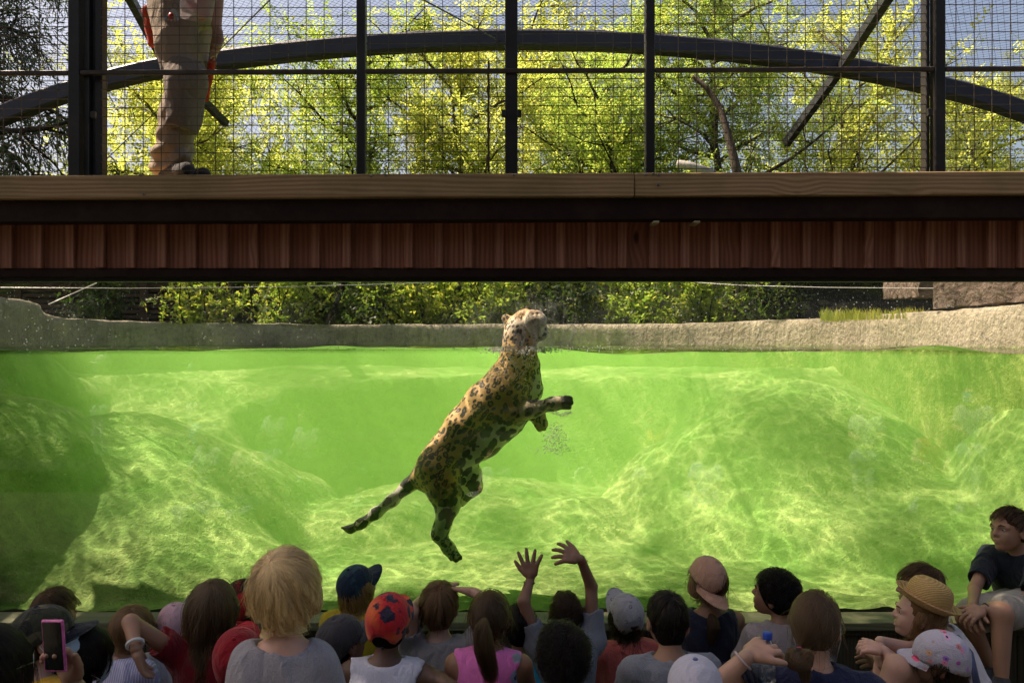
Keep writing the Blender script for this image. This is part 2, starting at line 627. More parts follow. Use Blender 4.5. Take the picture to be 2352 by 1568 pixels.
# water: the body (murk) and its surface
def m_water_body():
    t = NT('green_water')
    v = t.node('ShaderNodeVolumePrincipled')
    t.set(v.inputs['Color'], (0.37, 0.84, 0.18)); t.set(v.inputs['Density'], WATER_DENS)
    t.set(v.inputs['Anisotropy'], 0.0)
    t.set(v.inputs['Absorption Color'], (0.42, 0.85, 0.32))
    return t.done(None, v.outputs[0])


WATER_DENS = 0.26
mb = MB().box((-4.95, 0.034, 0.3), (4.05, 6.15, WATER_Z - 0.03))
o = mb.build('water', m_water_body())
tag(o, 'murky bright green pool water', 'water', kind='structure')


def m_water_top():
    t = NT('water_surface')
    co = t.coord('Object')
    # caustics painted into the transparent colour: net lines pass more light, cells less
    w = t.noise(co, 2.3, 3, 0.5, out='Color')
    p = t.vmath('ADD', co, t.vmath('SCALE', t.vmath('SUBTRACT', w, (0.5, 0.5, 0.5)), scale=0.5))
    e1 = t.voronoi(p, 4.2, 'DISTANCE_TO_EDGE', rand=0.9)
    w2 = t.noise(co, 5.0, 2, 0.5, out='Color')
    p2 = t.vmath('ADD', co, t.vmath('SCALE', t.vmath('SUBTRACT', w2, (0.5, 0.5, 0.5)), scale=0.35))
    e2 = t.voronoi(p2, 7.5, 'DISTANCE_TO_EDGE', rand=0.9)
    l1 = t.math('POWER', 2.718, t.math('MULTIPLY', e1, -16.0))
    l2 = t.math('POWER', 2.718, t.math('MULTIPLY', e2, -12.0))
    big = t.ramp(t.noise(co, 0.8, 3, 0.6), [(0.35, 0.22), (0.62, 1.25)])  # broad dim and bright patches multiplied into the painted caustics
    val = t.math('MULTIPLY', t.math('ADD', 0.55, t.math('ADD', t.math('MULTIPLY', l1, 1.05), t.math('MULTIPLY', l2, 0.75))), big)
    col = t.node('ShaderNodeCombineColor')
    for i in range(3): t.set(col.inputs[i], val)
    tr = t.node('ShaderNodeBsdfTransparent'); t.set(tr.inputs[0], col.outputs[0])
    rip = t.noise(t.mapping(co, (1, 1, 1)), 9, 3, 0.5)
    nrm = t.bump(rip, 0.25, 0.02)
    gl = t.node('ShaderNodeBsdfGlossy'); t.set(gl.inputs['Roughness'], 0.03); t.set(gl.inputs['Normal'], nrm)
    fr = t.node('ShaderNodeFresnel'); t.set(fr.inputs[0], 1.33); t.set(fr.inputs['Normal'], nrm)
    return t.done(t.shader_mix(fr.outputs[0], tr.outputs[0], gl.outputs[0]))


gx, gy = np.meshgrid(np.linspace(-4.9, 4.0, 300), np.linspace(0.036, 6.15, 160), indexing='ij')
gz = WATER_Z + 0.011 * nz(gx, gy, 0, 71, 3, 2.6) + 0.003 * nz(gx * 1.0, gy * 2.0, 0, 72, 3, 7)
near = np.exp(-((gy - 0.1) / 0.5) ** 2)
gz += near * (0.028 * nz(gx, 0, 0, 73, 3, 1.6) + 0.026 * np.exp(-((gx - 2.35) / 0.16) ** 2) + 0.012 * np.exp(-((gx + 1.0) / 0.14) ** 2))
jx, jy = 0.16, 0.62
rj = np.hypot(gx - jx, gy - jy)
gz += 0.010 * np.sin(rj * 26) * np.exp(-rj / 0.5)
V = np.stack([gx, gy, gz], -1).reshape(-1, 3)
ii, jj = np.meshgrid(np.arange(299), np.arange(159), indexing='ij')
q = np.stack([ii * 160 + jj, (ii + 1) * 160 + jj, (ii + 1) * 160 + jj + 1, ii * 160 + jj + 1], -1).reshape(-1, 4)
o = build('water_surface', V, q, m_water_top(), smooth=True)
tag(o, 'rippled surface of the green pool water', 'water', kind='structure')


# the viewing window
def m_glass():
    t = NT('splashed_window_glass')
    co = t.coord('Object')
    fr = t.node('ShaderNodeFresnel'); t.set(fr.inputs[0], 1.68)
    tr = t.node('ShaderNodeBsdfTransparent'); t.set(tr.inputs[0], (0.96, 0.985, 0.97))
    gl = t.node('ShaderNodeBsdfGlossy'); t.set(gl.inputs['Roughness'], 0.0)
    base = t.shader_mix(fr.outputs[0], tr.outputs[0], gl.outputs[0])
    # dried drops above the water line, fine dust specks everywhere
    z = t.node('ShaderNodeSeparateXYZ'); t.set(z.inputs[0], co)
    up = t.node('ShaderNodeMapRange'); t.set(up.inputs[0], z.outputs[2]); t.set(up.inputs[1], WATER_Z - 0.02); t.set(up.inputs[2], WATER_Z + 0.03)
    d1 = t.voronoi(t.mapping(co, (1, 0, 1)), 48.0)
    r1 = t.voronoi(t.mapping(co, (1, 0, 1)), 48.0, out='Color')
    drop = t.math('MULTIPLY', t.ramp(d1, [(0.14, 1), (0.24, 0)]), t.ramp(r1, [(0.35, 0), (0.45, 1)]))
    d2 = t.voronoi(t.mapping(co, (1, 0, 1)), 120.0)
    fine = t.ramp(d2, [(0.12, 1), (0.22, 0)])
    dens = t.ramp(t.noise(co, 1.3, 4, 0.6), [(0.35, 0.25), (0.65, 1)])
    m_up = t.math('MULTIPLY', t.math('MULTIPLY', t.math('ADD', t.math('MULTIPLY', drop, 0.75), t.math('MULTIPLY', fine, 0.45)), dens), up.outputs[0])
    d3 = t.voronoi(t.mapping(co, (1, 0, 1)), 40.0)
    low = t.math('MULTIPLY', t.ramp(d3, [(0.035, 1), (0.06, 0)]), 0.35)
    film = t.math('MULTIPLY', up.outputs[0], t.math('MULTIPLY', dens, 0.04))
    # wet smear round the animal's head
    dx = t.math('MULTIPLY', t.math('SUBTRACT', z.outputs[0], 0.02), 2.2); dz = t.math('MULTIPLY', t.math('SUBTRACT', z.outputs[2], 1.95), 4.2)
    rr = t.math('ADD', t.math('MULTIPLY', dx, dx), t.math('MULTIPLY', dz, dz))
    sm = t.math('MULTIPLY', t.ramp(rr, [(0.2, 1), (1.0, 0)]), t.ramp(t.noise(t.mapping(co, (1, 1, 0.35)), 24, 5, 0.65, 1.0), [(0.42, 0), (0.7, 0.32)]))
    film = t.math('ADD', t.math('MULTIPLY', t.math('MULTIPLY', sm, up.outputs[0]), 1.0), film)
    fac = t.math('ADD', t.math('ADD', m_up, t.math('MULTIPLY', low, 0.5)), film, clamp=True)
    dirt = t.node('ShaderNodeBsdfTranslucent'); t.set(dirt.inputs[0], (0.75, 0.75, 0.72))
    dif = t.node('ShaderNodeBsdfDiffuse'); t.set(dif.inputs[0], (0.7, 0.7, 0.68))
    dd = t.shader_mix(0.5, dirt.outputs[0], dif.outputs[0])
    return t.done(t.shader_mix(fac, base, dd))


win = empty('viewing_window', (0, 0, SILL_Z), 'long viewing window of clear glass between pool and visitors', 'window')
mb = MB().add([(-3.9, 0.01, SILL_Z), (3.7, 0.01, SILL_Z), (3.7, 0.01, 2.22), (-3.9, 0.01, 2.22)], [(0, 1, 2, 3)])
mb.build('glass_pane', m_glass(), win)
M_BLACK = m_paint((0.012, 0.012, 0.012), 0.55)
MB().box((-3.9, -0.035, 2.195), (3.7, 0.03, 2.216)).build('gasket', M_BLACK, win)

# ledge and boarded wall under the window
M_LEDGE = m_wood((0.10, 0.11, 0.06), (0.20, 0.20, 0.12), 'X', 10, 0.7, True, 0.5)
M_DARKWOOD = m_wood((0.035, 0.03, 0.018), (0.075, 0.06, 0.035), 'Z', 10, 0.8)
led = empty('window_ledge', (0, -0.1, 0), 'low boarded wall with greenish plank ledge under the window', 'ledge')
for (a, b) in ((-3.9, -1.32), (-1.315, 1.48), (1.485, 3.7)):
    MB().box((a, -0.17, SILL_Z - 0.045), (b, 0.006, SILL_Z), 0.004).build('ledge_plank', M_LEDGE, led)
    MB().box((a, -0.155, SILL_Z - 0.075), (b, -0.125, SILL_Z - 0.047), 0.003).build('trim_strip', M_DARKWOOD, led)
x = -3.9
while x < 3.7:
    MB().box((x, -0.14, 0.0), (min(x + 0.136, 3.7), -0.115 + random.uniform(-0.003, 0.003), SILL_Z - 0.05), 0.004).build('plank', M_DARKWOOD, led)
    x += 0.14
MB().box((-3.9, -0.11, 0.0), (3.7, 0.004, SILL_Z - 0.05)).build('core', M_DARKWOOD, led)

# ------------------------------------------------------------------ footbridge above the window
TILT = 0.0043


def tilted(mb):
    mb.v = [(x, y, z + TILT * x) for (x, y, z) in mb.v]
    return mb


M_EDGE = m_wood((0.27, 0.155, 0.07), (0.62, 0.41, 0.215), 'X', 9, 0.7, True, 0.35)
M_CLAD = m_wood((0.175, 0.06, 0.032), (0.38, 0.15, 0.085), 'Z', 8, 0.6, True, 0.0)
M_BATT = m_wood((0.20, 0.078, 0.045), (0.42, 0.185, 0.11), 'Z', 8, 0.65, True, 0.0)
M_BEAM = m_paint((0.026, 0.014, 0.010), 0.7, 0.0, 0.3, 3.0, 0.15, 0.12)
M_STEEL = m_paint((0.03, 0.026, 0.03), 0.4, 0.0, 0.35, 6.0)
bridge = empty('footbridge', (0, 0, 2.2), 'timber clad keeper footbridge spanning the frame above the window', 'footbridge')
YB = -0.25
for (a, b) in ((-3.9, 0.632), (0.636, 3.9)):
    tilted(MB().box((a, YB, 2.617), (b, YB + 0.05, 2.738), 0.005)).build('edge_board', M_EDGE, bridge)
M_SCREW = m_paint((0.25, 0.24, 0.22), 0.35, 0.9)
for (u, v) in ((322, 402), (885, 402), (852, 404), (1482, 402), (1500, 399), (1510, 425), (1512, 401), (1898, 390), (2210, 388), (1180, 402), (330, 446), (1512, 424)):
    p = P(u, v, YB + D0 - 0.004)
    rot = Matrix.Rotation(R(90), 3, 'X')
    MB().lathe([(0.006, -0.002), (0.006, 0.003), (0.004, 0.005)], p, 10, rot).build('screw', M_SCREW, bridge)
# steel beam (channel)
tilted(MB().box((-3.9, -0.215, 2.505), (3.9, -0.203, 2.614)).box((-3.9, -0.203, 2.505), (3.9, -0.09, 2.513)).box((-3.9, -0.203, 2.602), (3.9, -0.09, 2.614))).build('steel_beam', M_BEAM, bridge)
# cladding: boards and battens
k = 0
x = -3.86
me_board = None
while x < 3.9:
    w = 0.165
    MB().box((x + 0.003, -0.06, 2.262), (x + w - 0.003, -0.042 + random.uniform(-0.003, 0.002), 2.56), 0.003).build('cladding_board', M_CLAD, bridge)
    bx_ = x - 0.0225 + random.uniform(-0.004, 0.004)
    MB().box((bx_, -0.09, 2.262 + random.uniform(0, 0.004)), (bx_ + 0.045, -0.061, 2.56), 0.003).build('batten', M_BATT, bridge)
    x += w
MB().box((-3.9, -0.04, 2.217), (3.9, -0.005, 2.60)).build('backing', M_BLACK, bridge)
MB().box((-3.9, -0.075, 2.2165), (3.9, -0.041, 2.261), 0.003).build('lower_rail', M_BEAM, bridge)
MB().box((-3.9, -0.198, 2.642), (3.9, 0.05, 2.652)).build('light_stop_plate', M_BEAM, bridge)  # hidden plate added to stop sun leaking in above the cladding
for (u, v) in ((1507, 509), (1601, 509)):
    p = P(u, v, 4.27)
    MB().box((p.x - 0.016, -0.235, p.z - 0.008), (p.x + 0.016, -0.12, p.z + 0.004), 0.002).build('wood_block', m_wood((0.25, 0.2, 0.12), (0.45, 0.36, 0.22), 'X', 9, 0.8), bridge)
# deck
for i in range(3):
    y0 = 0.28 + i * 0.125
    MB().box((-3.9, y0, 2.79), (-1.72, y0 + 0.12, 2.83), 0.004).build('deck_plank', M_EDGE, bridge)
for xx in (-3.5, -2.6, -1.8):
    MB().box((xx - 0.03, -0.0, 2.62), (xx + 0.03, 0.64, 2.785)).build('joist', M_BEAM, bridge)

# the mesh fence on the bridge
fence = empty('mesh_fence', (0, 0.1, 2.62), 'dark steel post fence with welded wire mesh on the footbridge', 'fence')
YF = 0.10
DF = YF + D0


def fx(u, d=DF):
    return (u - 1176) / F * d


M_POST = m_paint((0.028, 0.022, 0.018), 0.4, 0.0, 0.35, 5.0)
for (u0, u1, yo) in ((163, 188, 0.0), (192, 205, 0.03), (214, 231, 0.05), (821, 841, 0.0), (1160, 1189, 0.02), (1481, 1502, 0.0), (2127, 2136, 0.035), (2141, 2165, 0.0)):
    MB().box((fx(u0), YF - 0.035 + yo, 2.60), (fx(u1), YF + 0.03 + yo, 4.6), 0.004).build('post', M_POST, fence)
MB().box((fx(205), YF + 0.04, 2.60), (fx(214), YF + 0.05, 4.6)).build('plate', m_paint((0.09, 0.1, 0.11), 0.35), fence)
zr = EYE + (784 - 166) / F * DF
for (u0, u1) in ((-300, 162), (189, 820), (842, 1480), (1503, 2140), (2166, 2600)):
    tilted(MB().box((fx(u0), YF - 0.03, zr - 0.013), (fx(u1), YF - 0.005, zr + 0.013), 0.004)).build('rail', m_paint((0.06, 0.04, 0.028), 0.5, 0.0, 0.4, 12.0), fence)
M_WIRE = m_paint((0.11, 0.075, 0.05), 0.45, 0.3, 0.3, 30.0)


def wire_panel(u0, u1):
    mb = MB()
    x0, x1 = fx(u0), fx(u1)
    r = 0.0026
    zt, zb = 4.5, 2.61
    z = zb + 0.02
    while z < zt:
        wob = random.uniform(-0.0012, 0.0012)
        n = 6
        mb.tube([(x0 + (x1 - x0) * k / n, YF + 0.004, z + wob + random.uniform(-0.0008, 0.0008) + TILT * (x0 + (x1 - x0) * k / n)) for k in range(n + 1)], r, 4, False)
        z += 0.0505
    x = x0 + 0.02 + random.uniform(0, 0.06)
    while x < x1 - 0.01:
        mb.tube([(x, YF - 0.0005, zb), (x + random.uniform(-0.001, 0.001), YF - 0.0005, 3.5), (x, YF - 0.0005, zt)], r, 4, False)
        x += 0.1012
    o = mb.build('wire_mesh', M_WIRE, fence)
    o['kind'] = 'stuff'


for (u0, u1) in ((-250, 163), (231, 821), (841, 1160), (1189, 1481), (1502, 2127), (2165, 2560)):
    wire_panel(u0, u1)
# hinges and bolts on the posts
for (u, v) in ((222, 268), (222, 622), (1157, 265), (1193, 265), (1157, 630), (1193, 630), (2128, 262), (2128, 622)):
    p = P(u, v, DF)
    MB().box((p.x - 0.012, YF - 0.045, p.z - 0.02), (p.x + 0.012, YF - 0.02, p.z + 0.02), 0.003).build('bolt', M_POST, fence)
# knotted cord hanging on the mesh
p0 = P(1122, 142, DF - 0.02); p1 = P(1122, 394, DF - 0.02)
pts = [p0.lerp(p1, k / 24) + Vector((0.002 * math.sin(k * 1.7), 0, 0)) for k in range(25)]
rad = [0.006 + (0.005 if k in (6, 15, 21) else 0) + 0.001 * (k % 2) for k in range(25)]
o = MB().tube(pts, rad, 7).build('hanging_cord', m_paint((0.10, 0.06, 0.04), 0.9), None, True)
tag(o, 'frayed brown cord with knots hanging on the fence mesh', 'cord')

# ------------------------------------------------------------------ arch, net, trees and shrubs beyond
arch = empty('enclosure_arch', (0, 7.5, 2.0), 'big dark steel arch of the netted enclosure behind the bridge', 'arch')
YA = 7.5
DA = YA + D0


def arch_pt(u, v):
    p = P(u, v, DA)
    return p


ctrl = [(-900, 760), (-420, 470), (0, 268), (300, 172), (520, 138), (830, 106), (1176, 93), (1500, 103), (1830, 138), (2100, 187), (2352, 257), (2750, 430), (3250, 760)]
apath = resample([(*arch_pt(u, v),) for (u, v) in ctrl], 0.25)
mb = MB()
pa = [Vector(p) for p in apath]
hh, ww = 0.125, 0.11
rows_v = []
for i, p in enumerate(pa):
    t_ = (pa[min(i + 1, len(pa) - 1)] - pa[max(i - 1, 0)]).normalized()
    nrm = Vector((-t_.z, 0, t_.x))
    for (a, b) in ((-1, -0.8), (-0.8, -1), (0.8, -1), (1, -0.8), (1, 0.8), (0.8, 1), (-0.8, 1), (-1, 0.8)):
        rows_v.append(p + nrm * (a * hh) + Vector((0, b * ww, 0)))
fs = []
for i in range(len(pa) - 1):
    for k in range(8):
        fs.append((i * 8 + k, i * 8 + (k + 1) % 8, (i + 1) * 8 + (k + 1) % 8, (i + 1) * 8 + k))
build('arch_tube', rows_v, fs, m_paint((0.022, 0.021, 0.034), 0.4, 0.0, 0.3, 2.0), arch)
# twisted cable along the top of the arch
M_CABLE = m_paint((0.13, 0.12, 0.12), 0.5, 0.5)
pts = []
for i, p in enumerate(pa):
    pts.append(p + Vector((0, 0, hh + 0.02 + 0.012 * math.sin(i * 1.9))))
MB().tube(pts, 0.018, 6).build('top_cable', M_CABLE, arch)
# braces
M_BRACE = m_paint((0.035, 0.036, 0.04), 0.45)
MB().bar(P(2060, -40, DA - 3), P(1930, 160, DA), 0.10, 0.13).bar(P(1930, 160, DA), P(1805, 330, DA + 1.5), 0.10, 0.13).build('brace', M_BRACE, arch)
MB().bar(P(285, -30, DA - 2.5), P(375, 140, DA), 0.09, 0.11).bar(P(375, 140, DA), P(520, 285, DA + 1.5), 0.09, 0.11).build('brace', M_BRACE, arch)
MB().tube([P(880, -50, 6.5), P(1150, 96, DA)], 0.009, 6).build('stay_cable', M_CABLE, arch)
MB().tube([P(660, -40, 6.5), P(470, 150, DA), P(240, 370, DA + 1)], 0.008, 6).build('stay_cable', M_CABLE, arch)


# diamond netting: from high above the bridge back to the arch, and behind the arch down to the ground
def net(fn, nu, nv, r, name):
    uu, vv = np.meshgrid(np.arange(nu), np.arange(nv), indexing='ij')
    segs_a = []; segs_b = []
    pts = np.array([[fn((i + 0.5 * (j % 2)) / nu, j / nv) for j in range(nv)] for i in range(nu)])   # nu,nv,3
    for j in range(nv - 1):
        a = pts[:, j]
        if j % 2 == 0:
            b1 = pts[:, j + 1]; b0 = np.roll(pts[:, j + 1], 1, 0)
        else:
            b0 = pts[:, j + 1]; b1 = np.roll(pts[:, j + 1], -1, 0)
        segs_a.append(a[1:-1]); segs_b.append(b0[1:-1])
        segs_a.append(a[1:-1]); segs_b.append(b1[1:-1])
    A = np.concatenate(segs_a); B = np.concatenate(segs_b)
    t_ = B - A
    s1 = np.cross(t_, (0, 0.3, 1.0)); s1 /= (np.linalg.norm(s1, axis=1)[:, None] + 1e-9)
    s2 = np.cross(t_, s1); s2 /= (np.linalg.norm(s2, axis=1)[:, None] + 1e-9)
    ring = [s1 * r, (-0.5 * s1 + 0.87 * s2) * r, (-0.5 * s1 - 0.87 * s2) * r]
    V = np.stack([A + ring[0], A + ring[1], A + ring[2], B + ring[0], B + ring[1], B + ring[2]], 1).reshape(-1, 3)
    n = len(A)
    base = (np.arange(n) * 6)[:, None]
    q = np.concatenate([base + np.array([[0, 1, 4, 3]]), base + np.array([[1, 2, 5, 4]]), base + np.array([[2, 0, 3, 5]])])
    o = build(name, V, q, m_paint((0.05, 0.05, 0.055), 0.5, 0.3), arch)
    o['kind'] = 'stuff'
    return o


arch_x = np.array([p.x for p in pa]); arch_z = np.array([p.z for p in pa])


def net_top(s, t_):
    x = -7.6 + 15.2 * s
    za = np.interp(x, arch_x, arch_z) + 0.12
    y = YA - 5.6 * t_
    return (x, y, za + 0.35 * t_ - 0.55 * math.sin(math.pi * t_) * 0.5 + 0.0)


net(net_top, 190, 90, 0.0022, 'netting')


def net_back(s, t_):
    x = -7.6 + 15.2 * s
    za = np.interp(x, arch_x, arch_z) + 0.12
    return (x, YA + 5.0 * t_, za - (za - 3.2) * t_)


net(net_back, 170, 70, 0.0026, 'netting')


# ---- foliage
def leaf_spray(kind):
    """Local leaflets (n,4,3): kind 'robinia' pinnate spray, 'broad' a few ovate leaves, 'needle' a drooping twig."""
    L = []
    if kind == 'robinia':
        for k in range(6):
            for sd in (-1, 1):
                b = np.array([0.03 * k + 0.01, 0, 0]); l = 0.040 * (1 - 0.04 * k)
                d = np.array([0.45, sd * 0.9, 0.0]); n = np.array([-0.9 * sd, 0.45 * 1, 0]) * 0.0105
                n = np.array([0.9, -sd * 0.45, 0]) * 0.0105
                L.append([b, b + d * l * 0.5 + n, b + d * l, b + d * l * 0.5 - n])
        b = np.array([0.185, 0, 0])
        L.append([b, b + np.array([0.02, 0.011, 0]), b + np.array([0.042, 0, 0]), b + np.array([0.02, -0.011, 0])])
    elif kind == 'broad':
        for k in range(7):
            a = k * 2.4; l = 0.06
            d = np.array([math.cos(a), math.sin(a), 0.25 * math.sin(k * 1.7)]); b = np.array([0.02 * k, 0, 0])
            n = np.array([-math.sin(a), math.cos(a), 0.2]) * 0.02
            L.append([b, b + d * l * 0.45 + n, b + d * l, b + d * l * 0.45 - n])
    else:
        for k in range(12):
            sd = 1 if k % 2 else -1
            b = np.array([0.022 * k, 0, -0.0016 * k * k]); l = 0.10 * (1 - 0.045 * k)
            d = np.array([0.75, sd * 0.6, -0.25]); n = np.array([0.3, -sd * 0.3, 0.35]) * 0.012
            L.append([b, b + d * l * 0.5 + n, b + d * l, b + d * l * 0.5 - n])
    return np.array(L)


def foliage_mesh(centres, dirs, kind, scale, r):
    sp = leaf_spray(kind)
    n = len(centres)
    x = dirs / (np.linalg.norm(dirs, axis=1)[:, None] + 1e-9)
    up = r.normal(size=(n, 3)) * 0.6 + np.array([0, 0, 1.0])
    y = np.cross(up, x); y /= (np.linalg.norm(y, axis=1)[:, None] + 1e-9)
    z = np.cross(x, y)
    s = scale * r.uniform(0.7, 1.3, n)
    M = np.stack([x, y, z], 1) * s[:, None, None]          # n,3(axis),3
    pts = np.einsum('lkc,ncd->nlkd', sp, M) + centres[:, None, None, :]
    pts += r.normal(size=pts.shape[:2] + (1, 3)) * 0.008 * scale
    V = pts.reshape(-1, 3)
    q = np.arange(len(V)).reshape(-1, 4)
    return V, q


def grow(base, top, spread, nlimb, r, r0=0.09, lean=0.0, depth=2, tips_per=26, droop=0.0):
    """Trunk with limbs; returns tube list and leaf attachment points with directions."""
    base = np.array(base, float); top = np.array(top, float)
    tubes = []; C = []; Dv = []
    H = np.linalg.norm(top - base)
    n = 9
    tr = []
    bend = r.normal(size=3) * H * 0.05; bend[2] = 0
    for k in range(n):
        f = k / (n - 1)
        tr.append(base + (top - base) * f + bend * math.sin(f * 3.0) + r.normal(size=3) * 0.02 * H * 0.3)
    tubes.append((tr, [r0 * (1 - 0.8 * k / (n - 1)) for k in range(n)]))
    for l in range(nlimb):
        f = 0.25 + 0.75 * (l + r.uniform(0, 1)) / nlimb
        i = min(int(f * (n - 1)), n - 2)
        st = tr[i] + (tr[i + 1] - tr[i]) * (f * (n - 1) - i)
        a = l * 2.4 + r.uniform(-0.6, 0.6)
        ln = spread * r.uniform(0.6, 1.1) * (1.05 - 0.45 * f)
        d = np.array([math.cos(a), math.sin(a), r.uniform(0.1, 0.8) - droop]); d /= np.linalg.norm(d)
        lp = [st]
        for k in range(6):
            d = d + r.normal(size=3) * 0.16 + np.array([0, 0, 0.03 - droop * 0.15]); d /= np.linalg.norm(d)
            lp.append(lp[-1] + d * ln / 6)
        tubes.append((lp, [r0 * 0.42 * (1 - 0.13 * k) for k in range(7)]))
        for s in range(7):
            i2 = r.integers(1, 6)
            d2 = d + r.normal(size=3) * 0.8; d2 /= np.linalg.norm(d2)
            p2 = [lp[i2]]
            l2 = ln * r.uniform(0.25, 0.5)
            for k in range(4):
                d2 = d2 + r.normal(size=3) * 0.2 + np.array([0, 0, -droop * 0.25]); d2 /= np.linalg.norm(d2)
                p2.append(p2[-1] + d2 * l2 / 4)
            tubes.append((p2, [r0 * 0.16 * (1 - 0.18 * k) for k in range(5)]))
            for t_ in range(tips_per):
                k = r.integers(1, 5); ff = r.uniform(0, 1)
                c = p2[k - 1] + (p2[k] - p2[k - 1]) * ff + r.normal(size=3) * spread * 0.055
                C.append(c); dd = d2 + r.normal(size=3) * 0.7; dd[2] -= 0.15 + droop; Dv.append(dd)
    return tubes, np.array(C), np.array(Dv)


def tree(name, label, base, top, spread, nlimb, seed, kind='robinia', leafm=None, barkm=None, scale=1.0, r0=0.09, tips=26, droop=0.0, group=None, cat='tree', trunk_name='trunk'):
    r = np.random.default_rng(seed)
    tubes, C, Dv = grow(base, top, spread, nlimb, r, r0, 0, 2, tips, droop)
    t = empty(name, tuple(base), label, cat, group)
    mb = MB()
    for (p, rd) in tubes:
        mb.tube(p, rd, 6 if rd[0] > 0.03 else 4, False)
    mb.build(trunk_name, barkm, t, True)
    V, q = foliage_mesh(C, Dv, kind, scale, r)
    build('crown', V, q, leafm, t)
    return t


L_YEL = m_leaf((0.18, 0.205, 0.05), (0.24, 0.245, 0.065), (0.29, 0.265, 0.08), 0.65)
L_GRN = m_leaf((0.12, 0.17, 0.04), (0.17, 0.21, 0.05), (0.24, 0.235, 0.065), 0.65)
L_DARK = m_leaf((0.016, 0.034, 0.018), (0.026, 0.048, 0.02), (0.04, 0.06, 0.025), 0.15)
B_GREY = m_bark((0.05, 0.038, 0.028), (0.13, 0.10, 0.075))
B_DARK = m_bark((0.02, 0.014, 0.01), (0.06, 0.045, 0.03))
tree('locust_tree', 'bushy yellow green tree behind the keeper at the left post', (-6.2, 11.2, 1.95), (-6.1, 11.6, 7.0), 3.1, 20, 101, 'robinia', L_YEL, B_GREY, 1.7, 0.09, 22)
tree('locust_tree', 'bright green tree right of the keeper under the arch', (-3.3, 10.2, 1.95), (-3.0, 10.8, 7.1), 2.9, 22, 102, 'robinia', L_GRN, B_DARK, 1.6, 0.09, 24)
tree('locust_tree', 'sunlit green tree left of the middle fence post', (-1.2, 11.0, 1.95), (-1.3, 11.4, 7.2), 2.7, 20, 103, 'robinia', L_YEL, B_GREY, 1.6, 0.09, 22)
tree('locust_tree', 'dense green tree right of the middle fence post', (1.9, 10.4, 1.95), (1.7, 11.0, 6.9), 2.9, 20, 104, 'robinia', L_GRN, B_DARK, 1.6, 0.09, 22)
tree('locust_tree', 'tall feathery tree rising above the arch at right', (4.0, 10.4, 1.95), (3.9, 11.2, 8.6), 3.1, 26, 105, 'robinia', L_GRN, B_GREY, 1.6, 0.11, 22)
tree('locust_tree', 'thin yellowish tree at the right fence post', (6.6, 11.8, 1.95), (6.7, 12.2, 7.9), 3.0, 20, 106, 'robinia', L_YEL, B_GREY, 1.8, 0.09, 18)
tree('locust_tree', 'pale yellow green tree at the far right edge', (9.3, 12.6, 1.95), (9.4, 12.8, 7.0), 2.9, 17, 107, 'robinia', L_YEL, B_GREY, 1.9, 0.09, 20)
tree('locust_tree', 'light green tree far behind the middle of the arch', (0.2, 15.5, 1.95), (0.2, 15.9, 8.6), 4.2, 24, 108, 'robinia', L_YEL, B_GREY, 2.6, 0.12, 16)
tree('locust_tree', 'pale tree far behind the keeper, low over the board', (-8.0, 15.5, 1.95), (-8.0, 15.9, 7.6), 3.8, 20, 110, 'robinia', L_YEL, B_GREY, 2.6, 0.12, 16)
tree('conifer', 'dark drooping conifer at the top left corner', (-9.3, 8.2, 1.95), (-9.1, 8.4, 9.5), 3.0, 24, 109, 'needle', L_DARK, B_DARK, 1.9, 0.16, 15, 0.45)

tree('conifer', 'unseen dense dark conifer added left of the window to shade the pool', (-5.5, 1.5, 1.95), (-5.4, 1.5, 4.5), 1.1, 26, 119, 'needle', L_DARK, B_DARK, 1.6, 0.12, 26, 0.3)  # out of view, added so its shadow darkens the pool's left end

# ---- shrubs and screens seen through the window above the pool rim
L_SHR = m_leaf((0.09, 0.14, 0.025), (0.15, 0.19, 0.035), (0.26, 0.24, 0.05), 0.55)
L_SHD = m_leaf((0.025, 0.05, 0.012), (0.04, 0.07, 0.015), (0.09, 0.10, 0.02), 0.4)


def shrub(label, x, y, h, spread, seed, lm, n=16, tips=16, sc_=0.9):
    r = np.random.default_rng(seed)
    t = empty('shrub', (x, y, 1.97), label, 'shrub')
    mb = MB(); C = []; Dv = []
    for k in range(n):
        a = r.uniform(0, 6.28); tilt = r.uniform(0.1, 0.9)
        d = np.array([math.cos(a) * tilt, math.sin(a) * tilt, 1.0]); d /= np.linalg.norm(d)
        p = [np.array([x + r.normal() * 0.12, y + r.normal() * 0.12, 1.95])]
        ln = h * r.uniform(0.7, 1.15) * (1 if tilt < 0.6 else spread / h)
        for i in range(5):
            d = d + r.normal(size=3) * 0.15; d /= np.linalg.norm(d)
            p.append(p[-1] + d * ln / 5)
        mb.tube(p, [0.014, 0.012, 0.010, 0.008, 0.006, 0.004], 4, False)
        for i in range(tips * 3):
            q_ = r.integers(1, 6); f_ = r.uniform()
            C.append(p[q_ - 1] + (p[q_] - p[q_ - 1]) * f_ + r.normal(size=3) * 0.11); Dv.append(r.normal(size=3))
    mb.build('stem', B_DARK, t, True)
    V, q = foliage_mesh(np.array(C), np.array(Dv), 'broad', sc_, r)
    build('foliage', V, q, lm, t)


